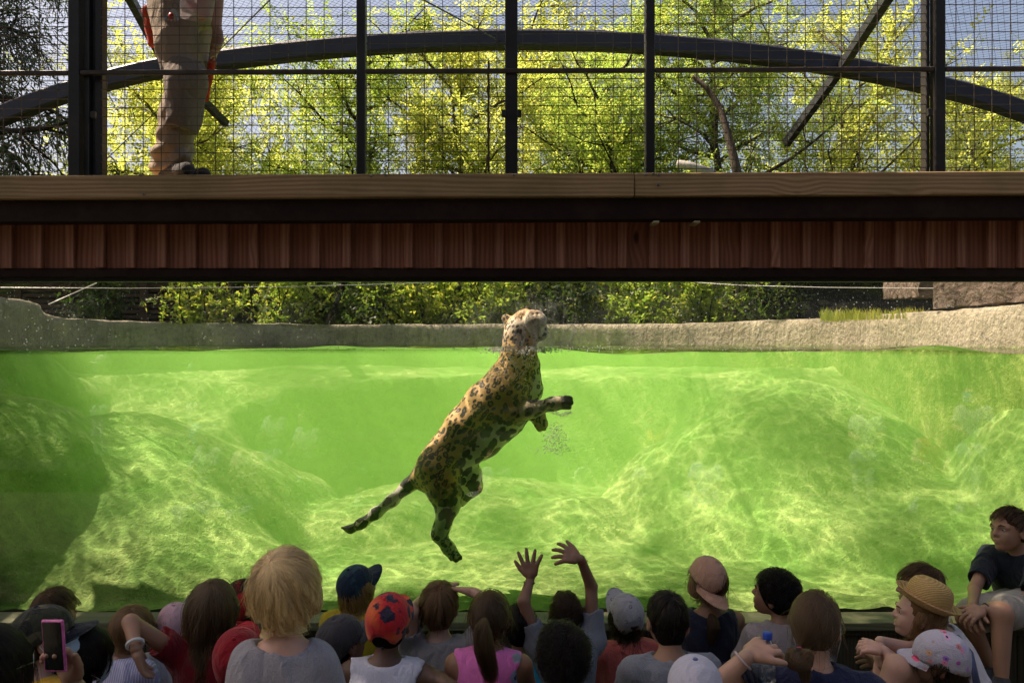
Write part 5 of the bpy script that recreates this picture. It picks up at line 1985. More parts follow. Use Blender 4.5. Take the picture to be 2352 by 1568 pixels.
    # clothes
    if shirt is not None:
        sp = tor + ([] if sleeve in ('tank', 'strap') else sleeves)
        cut = [ell(nb + up * 0.035 * s - fw * 0.0, np.array([neckhole * 1.25, neckhole * 1.1, neckhole]) * s, rt_m, op='s', k=0.006)]
        if sleeve in ('tank', 'strap'):
            for sd in (-1, 1):
                cut.append(ell(sh[sd] + rt * sd * 0.024 * s - up * 0.01 * s, np.array([armhole, 0.15, armhole * 1.5]) * s, rt_m, op='s', k=0.006))
        if isinstance(legs, str) and legs == 'stand':
            pass
        if sleeve == 'short':
            for sd in (-1, 1):
                el = np.array(arms[sd][0]) if sd in arms else sh[sd] + rt * sd * 0.05 * s - up * 0.17 * s + fw * 0.05 * s
                ax = el - sh[sd]; ax = ax / np.linalg.norm(ax)
                se = sh[sd] + (el - sh[sd]) * sleeve_f
                cut.append(cap(se + ax * 0.035 * s, se + ax * 0.20 * s, 0.062 * s, 0.07 * s, op='s', k=0.004))
        Vs = sdf_mesh(sp + cut, hres, 0.022, cloth_disp(seed, 0.0085 if hres < 0.01 else 0.003), 0.009 * s)
        build('shirt', *Vs, shirt, t, True)
    if pants is not None and lj:
        pp = [cap(hp - rt * 0.055 * s, hp + rt * 0.055 * s, 0.100 * s)] + leg
        for sd in lj:
            h0, kn, an = lj[sd]
            if pantlen >= 1: pp.append(cap(kn, an, 0.054 * s, 0.044 * s, k=0.02))
            else: pp.append(cap(h0, h0 + (kn - h0) * pantlen, 0.08 * s, 0.075 * s, k=0.02))
        if pantlen < 1:
            pp = [pp[0]] + [q for q in pp[3:]]
        build('trousers', *sdf_mesh(pp, max(hres, 0.009), 0.03, cloth_disp(seed + 9, 0.005), 0.010 * s), m_cloth(pants), t, True)
        if not bare_feet:
            for sd in lj:
                h0, kn, an = lj[sd]
                fd = fw if legs != 'cross' else -rt * sd
                build('shoe', *sdf_mesh([cap(an - up * 0.03 * s, an - up * 0.045 * s + np.array(fd) * 0.13 * s, 0.036 * s, 0.028 * s), cap(an, an - up * 0.03 * s, 0.034 * s, 0.036 * s)], 0.009, 0.02), m_cloth((0.05, 0.05, 0.055)), t, True)
    # eyes
    if face:
        for sd in (-1, 1):
            c = hd.w((sd * 0.031, 0.0690, 0.002))
            MB().lathe([(0.0005, -0.011), (0.008, -0.008), (0.011, 0), (0.008, 0.008), (0.0005, 0.011)], c, 12).build('eye', M_SCLERA, t, True)
            c = hd.w((sd * 0.031, 0.0765, 0.002))
            MB().lathe([(0.0005, -0.0052), (0.0045, -0.003), (0.0055, 0), (0.0045, 0.003), (0.0005, 0.0052)], c, 10).build('iris', M_IRIS, t, True)
        if hair is not None:
            for sd in (-1, 1):
                MB().tube([hd.w((sd * 0.016, 0.092, 0.021)), hd.w((sd * 0.030, 0.088, 0.026)), hd.w((sd * 0.045, 0.074, 0.021))], [0.003 * s, 0.0035 * s, 0.002 * s], 5).build('eyebrow', m_scalp(hair['col']), t, True)
    # hair
    if hair is not None:
        col = hair['col']; st = hair.get('style', 'short')
        mh = m_hair(col, hair.get('rough', 0.32))
        thick = min(hair.get('thick', 0.001), 0.012) if st == 'curly' else 0.001
        low = hair.get('low', 0.0)          # how far down the nape the mass reaches
        cut = [half(hd.w((0, 0.046, 0.0)), hd.R @ np.array([0, 1.0, -0.62])), half(hd.w((0, 0.0, -0.045 - low)), hd.R @ np.array([0, 0.30, -1.0]), k=0.01)]
        hm = [ell(hd.w(CRAN_C - np.array([0, 0.003, -0.002])), (CRAN + thick) * hd.s, hd.R), ell(hd.w((0, -0.042, -0.035)), np.array([0.058, 0.045, 0.055]) * hd.s, hd.R, k=0.02)] + cut
        build('hair', *sdf_mesh(hm, 0.0065, 0.01, lambda X: 0.0025 * nz(X[:, 0], X[:, 1], X[:, 2], seed, 3, 30)), m_scalp(col), t, True)
        n = hair.get('n', 2600); rad = hair.get('r', 0.0008)
        if st in ('short', 'bob', 'long', 'curly', 'wavy'):
            strands = scalp_strands(hd, n, hair.get('len', 0.05) / hd.s, rg, hair.get('lift', 0.10), hair.get('crown', (0.1, -0.35, 0.94)), hair.get('grav', 0.3), hair.get('curl', 0.14),
                                    K=hair.get('K', 8), part=hair.get('part'), wave=hair.get('wave', 0.0), wavef=hair.get('wavef', 1.2), lock=hair.get('lock', 0.72), clump=hair.get('clump', 0), hairline=hair.get('hairline'), maxz=hair.get('maxz', 1.0))
            if st in ('long', 'bob', 'wavy'):
                strands = collide(strands, full, 0.018, 0.012)
            hair_object('hair_strands', strands, rad, mh, t)
        elif st == 'tail':
            over, tail = ponytail(hd, n, hair['tie'], hair['tail'], rg, hair.get('spread', 0.02), lift=hair.get('lift', 0.05))
            hair_object('hair_strands', over, rad, mh, t, 0.8)
            hair_object('ponytail', tail, rad * 1.1, mh, t)
            tw = hd.w(hair['tie'])
            MB().lathe([(0.011, -0.005), (0.015, -0.003), (0.015, 0.003), (0.011, 0.005)], tw, 12, Matrix.Rotation(R(90), 3, 'X')).build('hair_tie', m_cloth(hair.get('tiecol', (0.2, 0.1, 0.3))), t, True)
            if hair.get('loose', 0):
                strands = scalp_strands(hd, hair['loose'], 0.16, rg, 0.10, grav=0.6, curl=0.2, K=10)
                hair_object('loose_hair', collide(strands, full, 0.018, 0.012), rad, mh, t)
    return info


def face_mask(inf, loops=True, low=0.0):
    hd = inf['hd']
    V = []; fs = []
    n, m = 13, 9
    for j in range(m):
        z = 0.012 - 0.115 * j / (m - 1) - low
        for i in range(n):
            a = (i / (n - 1) - 0.5) * 2.2
            bulge = 0.012 * math.cos(a) * math.sin(math.pi * j / (m - 1))
            r = 0.088 - 0.012 * (j / (m - 1))
            V.append(hd.w((math.sin(a) * r * 0.82, math.cos(a) * r + 0.014 + bulge + 0.006 * math.sin(j * 2.2), z)))
    for j in range(m - 1):
        for i in range(n - 1):
            fs.append((j * n + i, j * n + i + 1, (j + 1) * n + i + 1, (j + 1) * n + i))
    o = build('face_mask', V, fs, M_MASK, inf['t'], True)
    if loops:
        for sd in (-1, 1):
            MB().tube([hd.w((sd * 0.066, 0.055, 0.0 - low)), hd.w((sd * 0.078, 0.01, 0.016)), hd.w((sd * 0.081, -0.018, 0.004)), hd.w((sd * 0.080, 0.0, -0.035)), hd.w((sd * 0.055, 0.06, -0.085 - low))], 0.0016, 5).build('ear_loop', m_cloth((0.75, 0.78, 0.8)), inf['t'], True)
    return o


def bracelet(inf, p, d, r, m, name='bracelet', w=0.004):
    d = Vector(d).normalized()
    q = d.to_track_quat('Z', 'Y').to_matrix()
    pts = [Vector(p) + q @ Vector((r * math.cos(a), r * math.sin(a), 0)) for a in np.linspace(0, 2 * math.pi, 17)]
    return MB().tube(pts, w, 6, False).build(name, m, inf['t'], True)

# ------------------------------------------------------------------ the crowd at the window
def W(u, v, d):
    return np.array(P(u, v, d))


SK_L = (0.46, 0.27, 0.19); SK_M = (0.36, 0.20, 0.13); SK_T = (0.27, 0.14, 0.085); SK_D = (0.10, 0.05, 0.032)
BRN = (0.10, 0.055, 0.028); DKB = (0.035, 0.02, 0.012); BLK = (0.012, 0.009, 0.008); LBR = (0.20, 0.11, 0.05); BLD = (0.74, 0.44, 0.21); GLD = (0.36, 0.21, 0.07)


def H(col, style='short', **k):
    return dict(col=col, style=style, **k)


# --- left side
i = person('adult with sunglasses cut by the lower left corner, raising a phone', (-25, 1535, 2.3), 0.21, -35, 0, 0, SK_M, m_cloth((0.03, 0.03, 0.035)), sw=0.16, adult=1.15,
           hair=H(BLK, 'long', len=0.24, grav=0.7, lift=0.10, n=2600, low=0.03), legs='cross',
           arms={1: (W(250, 1690, 2.35), W(172, 1572, 2.56))}, hands={1: dict(dir=W(132, 1470, 2.56) - W(172, 1572, 2.56), palm=(-0.45, -0.9, 0.0), curl=0.75, spread=0.05, size=0.16, thumb=1)})
hd = i['hd']
for sd in (-1, 1):
    c = hd.w((sd * 0.034, 0.094, 0.004))
    pts = [hd.w((sd * 0.034 + 0.025 * math.cos(a), 0.097 - 0.012 * abs(math.cos(a)), 0.0 + 0.022 * math.sin(a))) for a in np.linspace(0, 6.283, 17)]
    MB().tube(pts, 0.0018, 5, False).build('glasses_rim', m_paint((0.5, 0.45, 0.4), 0.2, 0.9), i['t'], True)
    MB().add(pts[:-1], [tuple(range(16))]).build('lens', M_LENS, i['t'])
    MB().tube([hd.w((sd * 0.058, 0.085, 0.004)), hd.w((sd * 0.08, 0.02, 0.006)), hd.w((sd * 0.08, -0.03, -0.005))], 0.002, 5).build('temple_arm', m_paint((0.5, 0.45, 0.4), 0.2, 0.9), i['t'], True)

# the phone in that hand
ph_c = P(124, 1482, 2.5); ph = empty('smartphone', tuple(ph_c), 'smartphone in a glittery pink case held up at the lower left', 'phone')
rot = Matrix.Rotation(R(-4), 3, 'Y') @ Matrix.Rotation(R(-12), 3, 'Z')
def phone_box(w, h, y0, y1, bev, name, m):
    mb = MB().box((ph_c.x - w / 2, ph_c.y + y0, ph_c.z - h / 2), (ph_c.x + w / 2, ph_c.y + y1, ph_c.z + h / 2), bev, rot, ph_c)
    return mb.build(name, m, ph)
phone_box(0.078, 0.158, -0.004, 0.007, 0.004, 'case', m_paint((0.75, 0.16, 0.42), 0.25, 0.0, 0.3, 60, 0.4))
phone_box(0.066, 0.144, -0.0048, -0.0042, 0.0, 'screen', m_paint((0.012, 0.014, 0.012), 0.12))

i = person('child in camouflage cap and yellow shirt at the left', (106, 1466, 2.95), 0.20, -62, 8, 0, SK_L, m_cloth((0.62, 0.33, 0.015)), hair=H(DKB, n=900, len=0.03), byaw=-20)
cap_hat(i['hd'], 0, 2, 0, m_cloth((0.03, 0.03, 0.02), 'camo'), m_cloth((0.012, 0.013, 0.022)), i['t'], 0.075, size=1.03)
face_mask(i, low=0.01)
person('brown haired boy close to the glass behind the camouflage cap', (127, 1407, 3.7), 0.195, -20, 0, 0, SK_L, m_cloth((0.10, 0.11, 0.13)), hair=H(BRN, n=3000, len=0.06, lift=0.14, part=(0.35, 0.3, 0)))
i = person('black haired girl with a face mask beside the phone', (193, 1505, 3.05), 0.19, -48, -5, 8, SK_L, m_cloth((0.02, 0.02, 0.022)), hair=H(BLK, 'bob', n=2800, len=0.16, grav=0.55, lift=0.07, curl=0.05, low=0.02), byaw=-20)
face_mask(i)
person('small girl with light brown bob in lilac pinstriped dress', (303, 1446, 3.65), 0.185, -25, -8, 6, SK_L, m_cloth((0.38, 0.38, 0.58), 'pinstripes', (0.62, 0.60, 0.75)), 'cap', hair=H(LBR, 'bob', n=2600, len=0.13, grav=0.5, lift=0.10, curl=0.12, low=0.015), legs='bent')
i = person('child in a pale pink cap half hidden behind the long haired girl', (403, 1436, 3.8), 0.185, 0, 5, 0, SK_L, m_cloth((0.5, 0.5, 0.55)), hair=H(BRN, n=800, len=0.04))
cap_hat(i['hd'], 10, 8, 0, m_cloth((0.70, 0.42, 0.46)), m_cloth((0.70, 0.42, 0.46)), i['t'], 0.07)
i = person('child in a grey cap near the glass behind the long haired girl', (456, 1408, 4.05), 0.185, 0, 5, 0, SK_L, m_cloth((0.3, 0.3, 0.32)), hair=H(BRN, n=800, len=0.04))
cap_hat(i['hd'], 10, 8, 0, m_cloth((0.25, 0.27, 0.27)), m_cloth((0.25, 0.27, 0.27)), i['t'], 0.07)
i = person('girl with very long brown hair in dark red shirt, elbow raised', (496, 1397, 3.3), 0.20, 4, 0, -10, SK_M, m_cloth((0.20, 0.006, 0.014)), 'short',
           arms={-1: (W(300, 1428, 3.08), W(311, 1488, 3.0))}, hands={-1: dict(dir=(0.25, 0.2, -1), palm=(0.5, 0.2, 0), curl=0.3)}, sleeve_f=0.45,
           hair=H((0.115, 0.07, 0.036), 'long', n=4600, len=0.44, grav=0.72, lift=0.13, curl=0.10, K=16, wave=0.16, wavef=0.9, r=0.0009, low=0.03, part=(-0.22, -0.1, 0), clump=1), byaw=5)
bracelet(i, W(310, 1478, 3.0), W(311, 1488, 3.0) - W(300, 1428, 3.08), 0.027, m_paint((0.75, 0.75, 0.76), 0.3), 'watch_strap', 0.007)
i = person('child in a bright red mesh cap and blue grey shirt near the glass', (558, 1388, 3.7), 0.195, -5, 8, 0, SK_M, m_cloth((0.10, 0.13, 0.19)), hair=H(DKB, 'bob', n=1600, len=0.12, grav=0.6))
M_RED = m_cloth((0.48, 0.018, 0.018)); M_RED2 = m_cloth((0.26, 0.003, 0.010))
cap_hat(i['hd'], 8, 10, 0, M_RED, M_RED, i['t'], 0.07)
tx = bpy.data.curves.new('lettering', 'FONT'); tx.body = 'RVEL'; tx.size = 0.034; tx.extrude = 0.0008; tx.align_x = 'CENTER'
to = bpy.data.objects.new('lettering', tx); COL.objects.link(to)
bpy.context.view_layer.update()
tm = bpy.data.meshes.new_from_object(to.evaluated_get(bpy.context.evaluated_depsgraph_get()))
bpy.data.objects.remove(to)
tm.materials.clear(); tm.materials.append(m_cloth((0.75, 0.7, 0.7)))
lo = bpy.data.objects.new('lettering', tm); link(lo, i['t']); lo.matrix_parent_inverse = i['t'].matrix_world.inverted()
pz = P(551, 1444, 3.48); lo.location = pz; lo.rotation_euler = (R(90), 0, R(4))
MB().box((pz.x - 0.05, pz.y + 0.004, pz.z - 0.006), (pz.x + 0.05, pz.y + 0.012, pz.z + 0.03), 0.003).build('cap_strap', M_RED, i['t'])
i = person('child in a plain red cap in front of the blond boy', (548, 1512, 3.05), 0.20, 5, 22, 0, SK_T, m_cloth((0.02, 0.02, 0.025)), hair=H(DKB, n=900, len=0.03))
cap_hat(i['hd'], 0, 10, 0, M_RED2, M_RED2, i['t'], 0.07, back_hole=True, size=1.04, drop=0.02)

# --- the blond boy standing in front
i = person('blond boy with tousled hair in grey T-shirt standing nearest the camera', (657, 1363, 2.06), 0.190, 4, -2, -3, (0.50, 0.29, 0.21), m_cloth((0.27, 0.26, 0.29), 'heather'), 'short', sw=0.088, legs='stand', hip=(-0.545, -2.47, 0.60), hres=0.006, adult=0.95,
           hair=H(BLD, 'wavy', n=9000, len=0.105, grav=0.36, lift=0.18, curl=0.07, K=16, wave=0.30, wavef=0.55, lock=0.8, r=0.00065, clump=1, low=0.035, crown=(-0.25, -0.55, 0.80), rough=0.28, thick=0.010), neckhole=0.062)

# --- middle
i = person('girl in navy teal cap and mustard shirt looking up at the glass', (822, 1347, 4.05), 0.188, -38, 22, 0, SK_L, m_cloth((0.46, 0.33, 0.012)), 'long', hair=H(GLD, 'wavy', n=3000, len=0.34, grav=0.75, lift=0.14, curl=0.15, K=14, wave=0.22, wavef=1.0, maxz=0.2, low=0.02), byaw=-10)
cap_hat(i['hd'], 0, 6, 0, m_cloth((0.012, 0.026, 0.045), 'mesh_panel', (0.02, 0.07, 0.075)), m_cloth((0.012, 0.022, 0.04)), i['t'], 0.078, size=1.03, drop=0.02)
i = person('child in a faded charcoal cap turned to the right', (787, 1476, 3.35), 0.195, -42, 12, 0, SK_T, m_cloth((0.02, 0.02, 0.025)), hair=H(BLK, n=900, len=0.03))
cap_hat(i['hd'], 0, 8, 0, m_cloth((0.055, 0.05, 0.055)), m_cloth((0.075, 0.07, 0.075)), i['t'], 0.07, size=1.04, drop=0.02)
i = person('boy in red palm tree cap and white sleeveless top', (895, 1430, 3.15), 0.20, -12, 10, 0, SK_D, m_cloth((0.52, 0.52, 0.62)), 'tank', sw=0.155, arms={1: (W(1010, 1560, 3.05), W(1075, 1600, 2.9))}, hair=H(BLK, n=900, len=0.015, lift=0.03), armhole=0.042, neckhole=0.06)
cap_hat(i['hd'], 0, 12, 0, m_cloth((0.5, 0.02, 0.03), 'palm'), m_cloth((0.75, 0.2, 0.08), 'palm'), i['t'], 0.065, size=1.02, back_hole=True, drop=0.015)
bracelet(i, tuple(i['hd'].w((0, -0.085, -0.055))), (0, 0, 1), 0.001, M_BLACK, 'cap_strap', 0.006)
i = person('brown haired boy in grey T-shirt shading his eyes with both hands', (1011, 1392, 3.55), 0.198, -6, 12, 0, SK_L, m_cloth((0.24, 0.23, 0.23), 'heather'), 'short', sw=0.14,
           arms={1: (W(1152, 1402, 3.40), W(1094, 1362, 3.50)), -1: (W(944, 1405, 3.45), W(985, 1362, 3.80))},
           hands={1: dict(dir=W(1045, 1346, 3.66) - W(1094, 1362, 3.50), palm=(-0.2, -0.3, -1), curl=0.15, spread=0.05, size=0.135), -1: dict(dir=W(1040, 1340, 3.80) - W(985, 1362, 3.80), palm=(0.2, -0.2, -1), curl=0.1, spread=0.08, size=0.135)},
           hair=H((0.16, 0.085, 0.038), n=4600, len=0.085, lift=0.11, grav=0.25, curl=0.08, K=10, low=0.03, part=(-0.1, -0.25, 0)), sleeve_f=0.6)
i = person('girl with a brown ponytail in pink butterfly top', (1126, 1418, 3.15), 0.185, -8, 8, 0, SK_T, m_cloth((0.72, 0.17, 0.47), 'butterfly', (0.25, 0.5, 0.45), 1.3), 'tank', sw=0.15, armhole=0.05,
           hair=H((0.075, 0.042, 0.022), 'tail', n=3600, tie=(0.0, -0.112, 0.01), tail=[W(1112, 1424, 2.99), W(1108, 1450, 2.955), W(1112, 1490, 2.95), W(1122, 1530, 2.97), W(1128, 1560, 2.98)], spread=0.026, loose=250, tiecol=(0.15, 0.08, 0.3)))
person('boy with wet black hair in turquoise shirt beside the ponytail girl', (1194, 1440, 3.78), 0.195, 6, 0, 0, SK_T, m_cloth((0.02, 0.30, 0.44)), hair=H(BLK, n=3600, len=0.05, lift=0.06, rough=0.2, curl=0.05))
i = person('boy in grey T-shirt with both arms raised, head thrown back', (1298, 1402, 3.78), 0.19, 8, 58, 0, SK_T, m_cloth((0.22, 0.23, 0.26), 'heather'), 'short', sw=0.15, neck=W(1296, 1452, 3.72), sleeve_f=0.55,
           arms={-1: (W(1203, 1380, 3.72), W(1218, 1330, 3.78)), 1: (W(1358, 1345, 3.78), W(1334, 1283, 3.72))},
           hands={-1: dict(dir=(0.0, 0.1, 1), palm=(0.1, 1, 0), curl=0.05, spread=0.36, size=0.128, thumb=1), 1: dict(dir=(-0.95, 0.1, 0.25), palm=(-0.2, 0.7, -0.6), curl=0.28, spread=0.36, size=0.128, thumb=-1)},
           hair=H(DKB, n=3600, len=0.06, lift=0.08, low=0.03))
bracelet(i, W(1216, 1337, 3.775), (0.05, 0.02, 1), 0.024, m_paint((0.01, 0.01, 0.012), 0.6), 'cord_bracelet', 0.003)
MB().tube([W(1206, 1337, 3.75), W(1203, 1352, 3.74), W(1198, 1372, 3.73)], 0.0014, 4).build('cord_end', M_BLACK, i['t'])
bracelet(i, W(1338, 1291, 3.725), (-0.35, 0.05, 1), 0.024, m_paint((0.35, 0.03, 0.02), 0.6), 'thread_bracelet', 0.0018)
person('head of black curls low in front of the boy with raised arms', (1292, 1513, 2.95), 0.20, 6, 0, 0, SK_T, m_cloth((0.015, 0.015, 0.02)), hair=H(BLK, 'curly', n=5200, len=0.11, lift=0.26, grav=0.0, curl=0.25, K=22, wave=1.1, wavef=1.25, r=0.0008, lock=0.35, rough=0.45, thick=0.02, low=0.03))
i = person('girl in white turtle print cap and coral shirt looking up', (1437, 1412, 4.0), 0.185, 14, 24, 0, SK_T, m_cloth((0.48, 0.10, 0.085)), 'short', hair=H(DKB, 'long', n=2200, len=0.26, grav=0.8, lift=0.08, maxz=0.1, K=12, low=0.02), legs='cross')
cap_hat(i['hd'], 6, 10, -4, m_cloth((0.38, 0.36, 0.38), 'doodles'), m_cloth((0.38, 0.36, 0.38), 'doodles'), i['t'], 0.078, size=1.05, back_hole=True, drop=0.02)
person('black haired boy in pale grey T-shirt with his back to us, right of centre', (1531, 1424, 3.15), 0.20, 9, 0, 0, SK_M, m_cloth((0.24, 0.25, 0.29), 'heather'), 'short', sw=0.155, hair=H((0.018, 0.013, 0.010), n=4200, len=0.035, lift=0.06, curl=0.08, low=0.02, rough=0.25), neckhole=0.06)
i = person('girl in navy sleeveless top with a peach cap worn backwards', (1622, 1338, 4.0), 0.19, 42, 18, 4, SK_T, m_cloth((0.010, 0.012, 0.028)), 'tank', sw=0.15, byaw=5, armhole=0.045, neckhole=0.075,
           hair=H((0.06, 0.032, 0.018), 'tail', n=1800, tie=(0.0, -0.085, -0.075), tail=[W(1634, 1412, 3.9), W(1640, 1440, 3.87), W(1632, 1475, 3.86)], spread=0.022, loose=260, tiecol=(0.3, 0.32, 0.36)))
M_PEACH = m_cloth((0.55, 0.30, 0.20))
cap_hat(i['hd'], 158, -14, 0, M_PEACH, M_PEACH, i['t'], 0.085, size=1.08, up=0.004)

# --- right side
person('boy with short black curls in pale T-shirt, face turned to the left', (1780, 1365, 3.82), 0.20, 58, 10, -6, SK_T, m_cloth((0.30, 0.25, 0.25), 'heather'), 'short', sw=0.15, byaw=10, hair=H(BLK, 'curly', n=5200, len=0.06, lift=0.18, grav=0.0, curl=0.3, K=14, wave=1.1, wavef=1.4, lock=0.3, rough=0.45, thick=0.014, low=0.02), sleeve_f=0.7)
i = person('woman with a brown hair bun and navy shirt holding a bottle', (1874, 1436, 2.95), 0.21, -28, -2, 0, SK_L, m_cloth((0.008, 0.011, 0.045)), 'short', sw=0.17, adult=1.12, byaw=-12, shoulder_drop=0.01,
           arms={-1: (W(1650, 1568, 2.72), W(1716, 1507, 2.72))}, hands={-1: dict(dir=W(1760, 1482, 2.76) - W(1716, 1507, 2.72), palm=(0.55, 0.5, -0.55), curl=0.65, spread=0.06, size=0.15, thumb=-1)}, sleeve_f=0.7,
           hair=H((0.13, 0.075, 0.040), 'tail', n=4200, tie=(-0.035, -0.105, -0.06), tail=[W(1838, 1492, 2.80), W(1820, 1500, 2.77), W(1822, 1520, 2.76), W(1846, 1522, 2.77), W(1852, 1504, 2.775), W(1846, 1520, 2.77), W(1850, 1560, 2.78)], spread=0.020, loose=120, tiecol=(0.7, 0.06, 0.35)))
face_mask(i, low=0.055)
bracelet(i, W(1706, 1516, 2.72), W(1716, 1507, 2.72) - W(1650, 1568, 2.72), 0.034, m_paint((0.6, 0.45, 0.42), 0.5), 'hair_band_bracelet', 0.004)
# water bottle
bt_c = P(1763, 1532, 2.78)
bottle = empty('water_bottle', tuple(bt_c), 'clear plastic water bottle with blue cap in the woman hand', 'bottle')
def m_plastic():
    t = NT('clear_plastic')
    gl = t.node('ShaderNodeBsdfGlossy'); t.set(gl.inputs['Roughness'], 0.06); t.set(gl.inputs[0], (0.9, 0.95, 1.0))
    tr = t.node('ShaderNodeBsdfTransparent'); t.set(tr.inputs[0], (0.82, 0.88, 0.92))
    lw = t.node('ShaderNodeLayerWeight'); t.set(lw.inputs[0], 0.35)
    return t.done(t.shader_mix(t.math('ADD', t.math('MULTIPLY', lw.outputs['Facing'], 0.55), 0.08), tr.outputs[0], gl.outputs[0]))
MB().lathe([(0.028, -0.06), (0.0315, -0.05), (0.0315, -0.03), (0.0295, -0.027), (0.0315, -0.024), (0.0315, 0.02), (0.029, 0.024), (0.0315, 0.028), (0.031, 0.05), (0.026, 0.07), (0.017, 0.086), (0.0135, 0.092), (0.0135, 0.10)], bt_c, 20).build('bottle_body', m_plastic(), bottle, True)
MB().lathe([(0.0155, 0.096), (0.0158, 0.099), (0.0158, 0.116), (0.014, 0.119)], bt_c, 16).build('bottle_cap', m_paint((0.01, 0.05, 0.35), 0.4), bottle, True)
i = person('child in a white and blue cap, only its top in view', (1596, 1592, 2.6), 0.20, -10, 4, 0, SK_M, m_cloth((0.2, 0.2, 0.22)), hair=H(DKB, n=600, len=0.03), face=False)
d_, Wc = cap_hat(i['hd'], 0, 6, 0, m_cloth((0.50, 0.48, 0.56)), m_cloth((0.12, 0.15, 0.30)), i['t'], 0.07, size=1.04)
i = person('brown haired boy in yellow striped shirt seen in profile', (2113, 1348, 3.9), 0.198, 74, 0, 0, SK_M, m_cloth((0.50, 0.36, 0.06), 'stripes', (0.62, 0.58, 0.45), 1.4), 'short', byaw=55, hair=H((0.085, 0.045, 0.022), n=3600, len=0.065, lift=0.10, curl=0.07, part=(0, 0.5, 0.1), crown=(0.1, -0.5, 0.85)))
i = person('girl in straw hat and white blouse hugging her knees', (2110, 1410, 3.45), 0.192, 70, 6, 0, (0.52, 0.31, 0.24), m_cloth((0.62, 0.56, 0.58)), 'short', sw=0.125, byaw=55, hip=W(2215, 1610, 3.35), sleeve_f=0.5, pants=(0.08, 0.10, 0.17), pantlen=0.3,
           neck=W(2158, 1452, 3.42),
           arms={-1: (W(2085, 1540, 3.25), W(2030, 1494, 3.14)), 1: (W(2095, 1490, 3.40), W(2022, 1472, 3.24))},
           hands={-1: dict(dir=(-0.75, 0.2, 0.15), palm=(0.2, 0.3, -0.9), curl=0.95, spread=0.03, size=0.11), 1: dict(dir=(-0.25, -0.35, -0.9), palm=(0.8, -0.2, -0.3), curl=0.55, spread=0.03, size=0.12)},
           legs={-1: (W(2190, 1600, 3.3), W(2062, 1535, 3.08), W(2000, 1650, 3.05)), 1: (W(2200, 1600, 3.4), W(2040, 1530, 3.30), W(1990, 1640, 3.3))},
           hair=H(LBR, 'long', n=2400, len=0.22, grav=0.78, lift=0.08, K=12, maxz=0.15, low=0.02, curl=0.12))
hd = i['hd']
def m_straw():
    t = NT('woven_straw')
    co = t.coord('Object')
    z = t.node('ShaderNodeSeparateXYZ'); t.set(z.inputs[0], t.coord('Generated'))
    n = t.noise(co, 90, 3, 0.6)
    s = t.math('SINE', t.math('MULTIPLY', t.math('ADD', z.outputs[2], t.math('MULTIPLY', n, 0.02)), 150.0))
    c = t.mix(t.math('ADD', t.math('MULTIPLY', s, 0.25), t.math('MULTIPLY', n, 0.6)), (0.40, 0.24, 0.08), (0.66, 0.46, 0.20))
    return t.done(t.principled(c, 0.7, 0.25, t.bump(s, 0.5, 0.004)))
hr = Matrix((hd.R @ np.array(rotm(0, -6, 0))).tolist()) @ Matrix.Rotation(R(22), 3, 'X')
hat_c = Vector(hd.w((0, -0.022, 0.055)))
M_STRAW = m_straw()
hp_ = [(0.128, 0.022), (0.133, 0.028), (0.130, 0.030), (0.110, 0.010), (0.092, -0.004), (0.090, 0.002), (0.092, 0.03), (0.090, 0.055), (0.080, 0.082), (0.060, 0.098), (0.03, 0.104), (0.002, 0.105)]
hat = MB().lathe(hp_, hat_c, 40, hr).build('straw_hat', M_STRAW, i['t'], True)
rb = MB().lathe([(0.0945, 0.000), (0.0955, 0.003), (0.0955, 0.022), (0.0945, 0.024)], hat_c, 40, hr).build('ribbon', m_cloth((0.55, 0.27, 0.17)), hat, True)
rb.matrix_parent_inverse = Matrix.Identity(4)
MB().tube([W(2128, 1468, 3.36), W(2105, 1500, 3.30), W(2100, 1560, 3.26)], 0.012, 6).build('dungaree_strap', m_cloth((0.07, 0.09, 0.17)), i['t'], True)
MB().tube([W(2196, 1462, 3.36), W(2228, 1500, 3.28), W(2246, 1580, 3.22)], 0.014, 6).build('dungaree_strap', m_cloth((0.07, 0.09, 0.17)), i['t'], True)
i = person('child in white butterfly cap with glasses at the lower right', (2156, 1516, 3.05), 0.185, 62, -6, -8, SK_M, m_cloth((0.05, 0.06, 0.10)), hair=H(DKB, 'long', n=1200, len=0.16, grav=0.7, maxz=0.0), byaw=30)
cap_hat(i['hd'], 0, 8, 0, m_cloth((0.50, 0.47, 0.56), 'butterfly', (0.70, 0.10, 0.30), 3.2), m_cloth((0.50, 0.47, 0.56), 'butterfly', (0.70, 0.10, 0.30), 3.2), i['t'], 0.055, size=1.04, drop=0.02)
hd = i['hd']
for sd in (-1, 1):
    pts = [hd.w((sd * 0.034 + 0.025 * math.cos(a), 0.099 - 0.012 * abs(math.cos(a)), 0.0 + 0.018 * math.sin(a))) for a in np.linspace(0, 6.283, 17)]
    MB().tube(pts, 0.002, 5, False).build('glasses_rim', M_BLACK, i['t'], True)
    MB().tube([hd.w((sd * 0.058, 0.085, 0.004)), hd.w((sd * 0.08, 0.02, 0.006)), hd.w((sd * 0.08, -0.03, -0.005))], 0.002, 5).build('temple_arm', M_BLACK, i['t'], True)
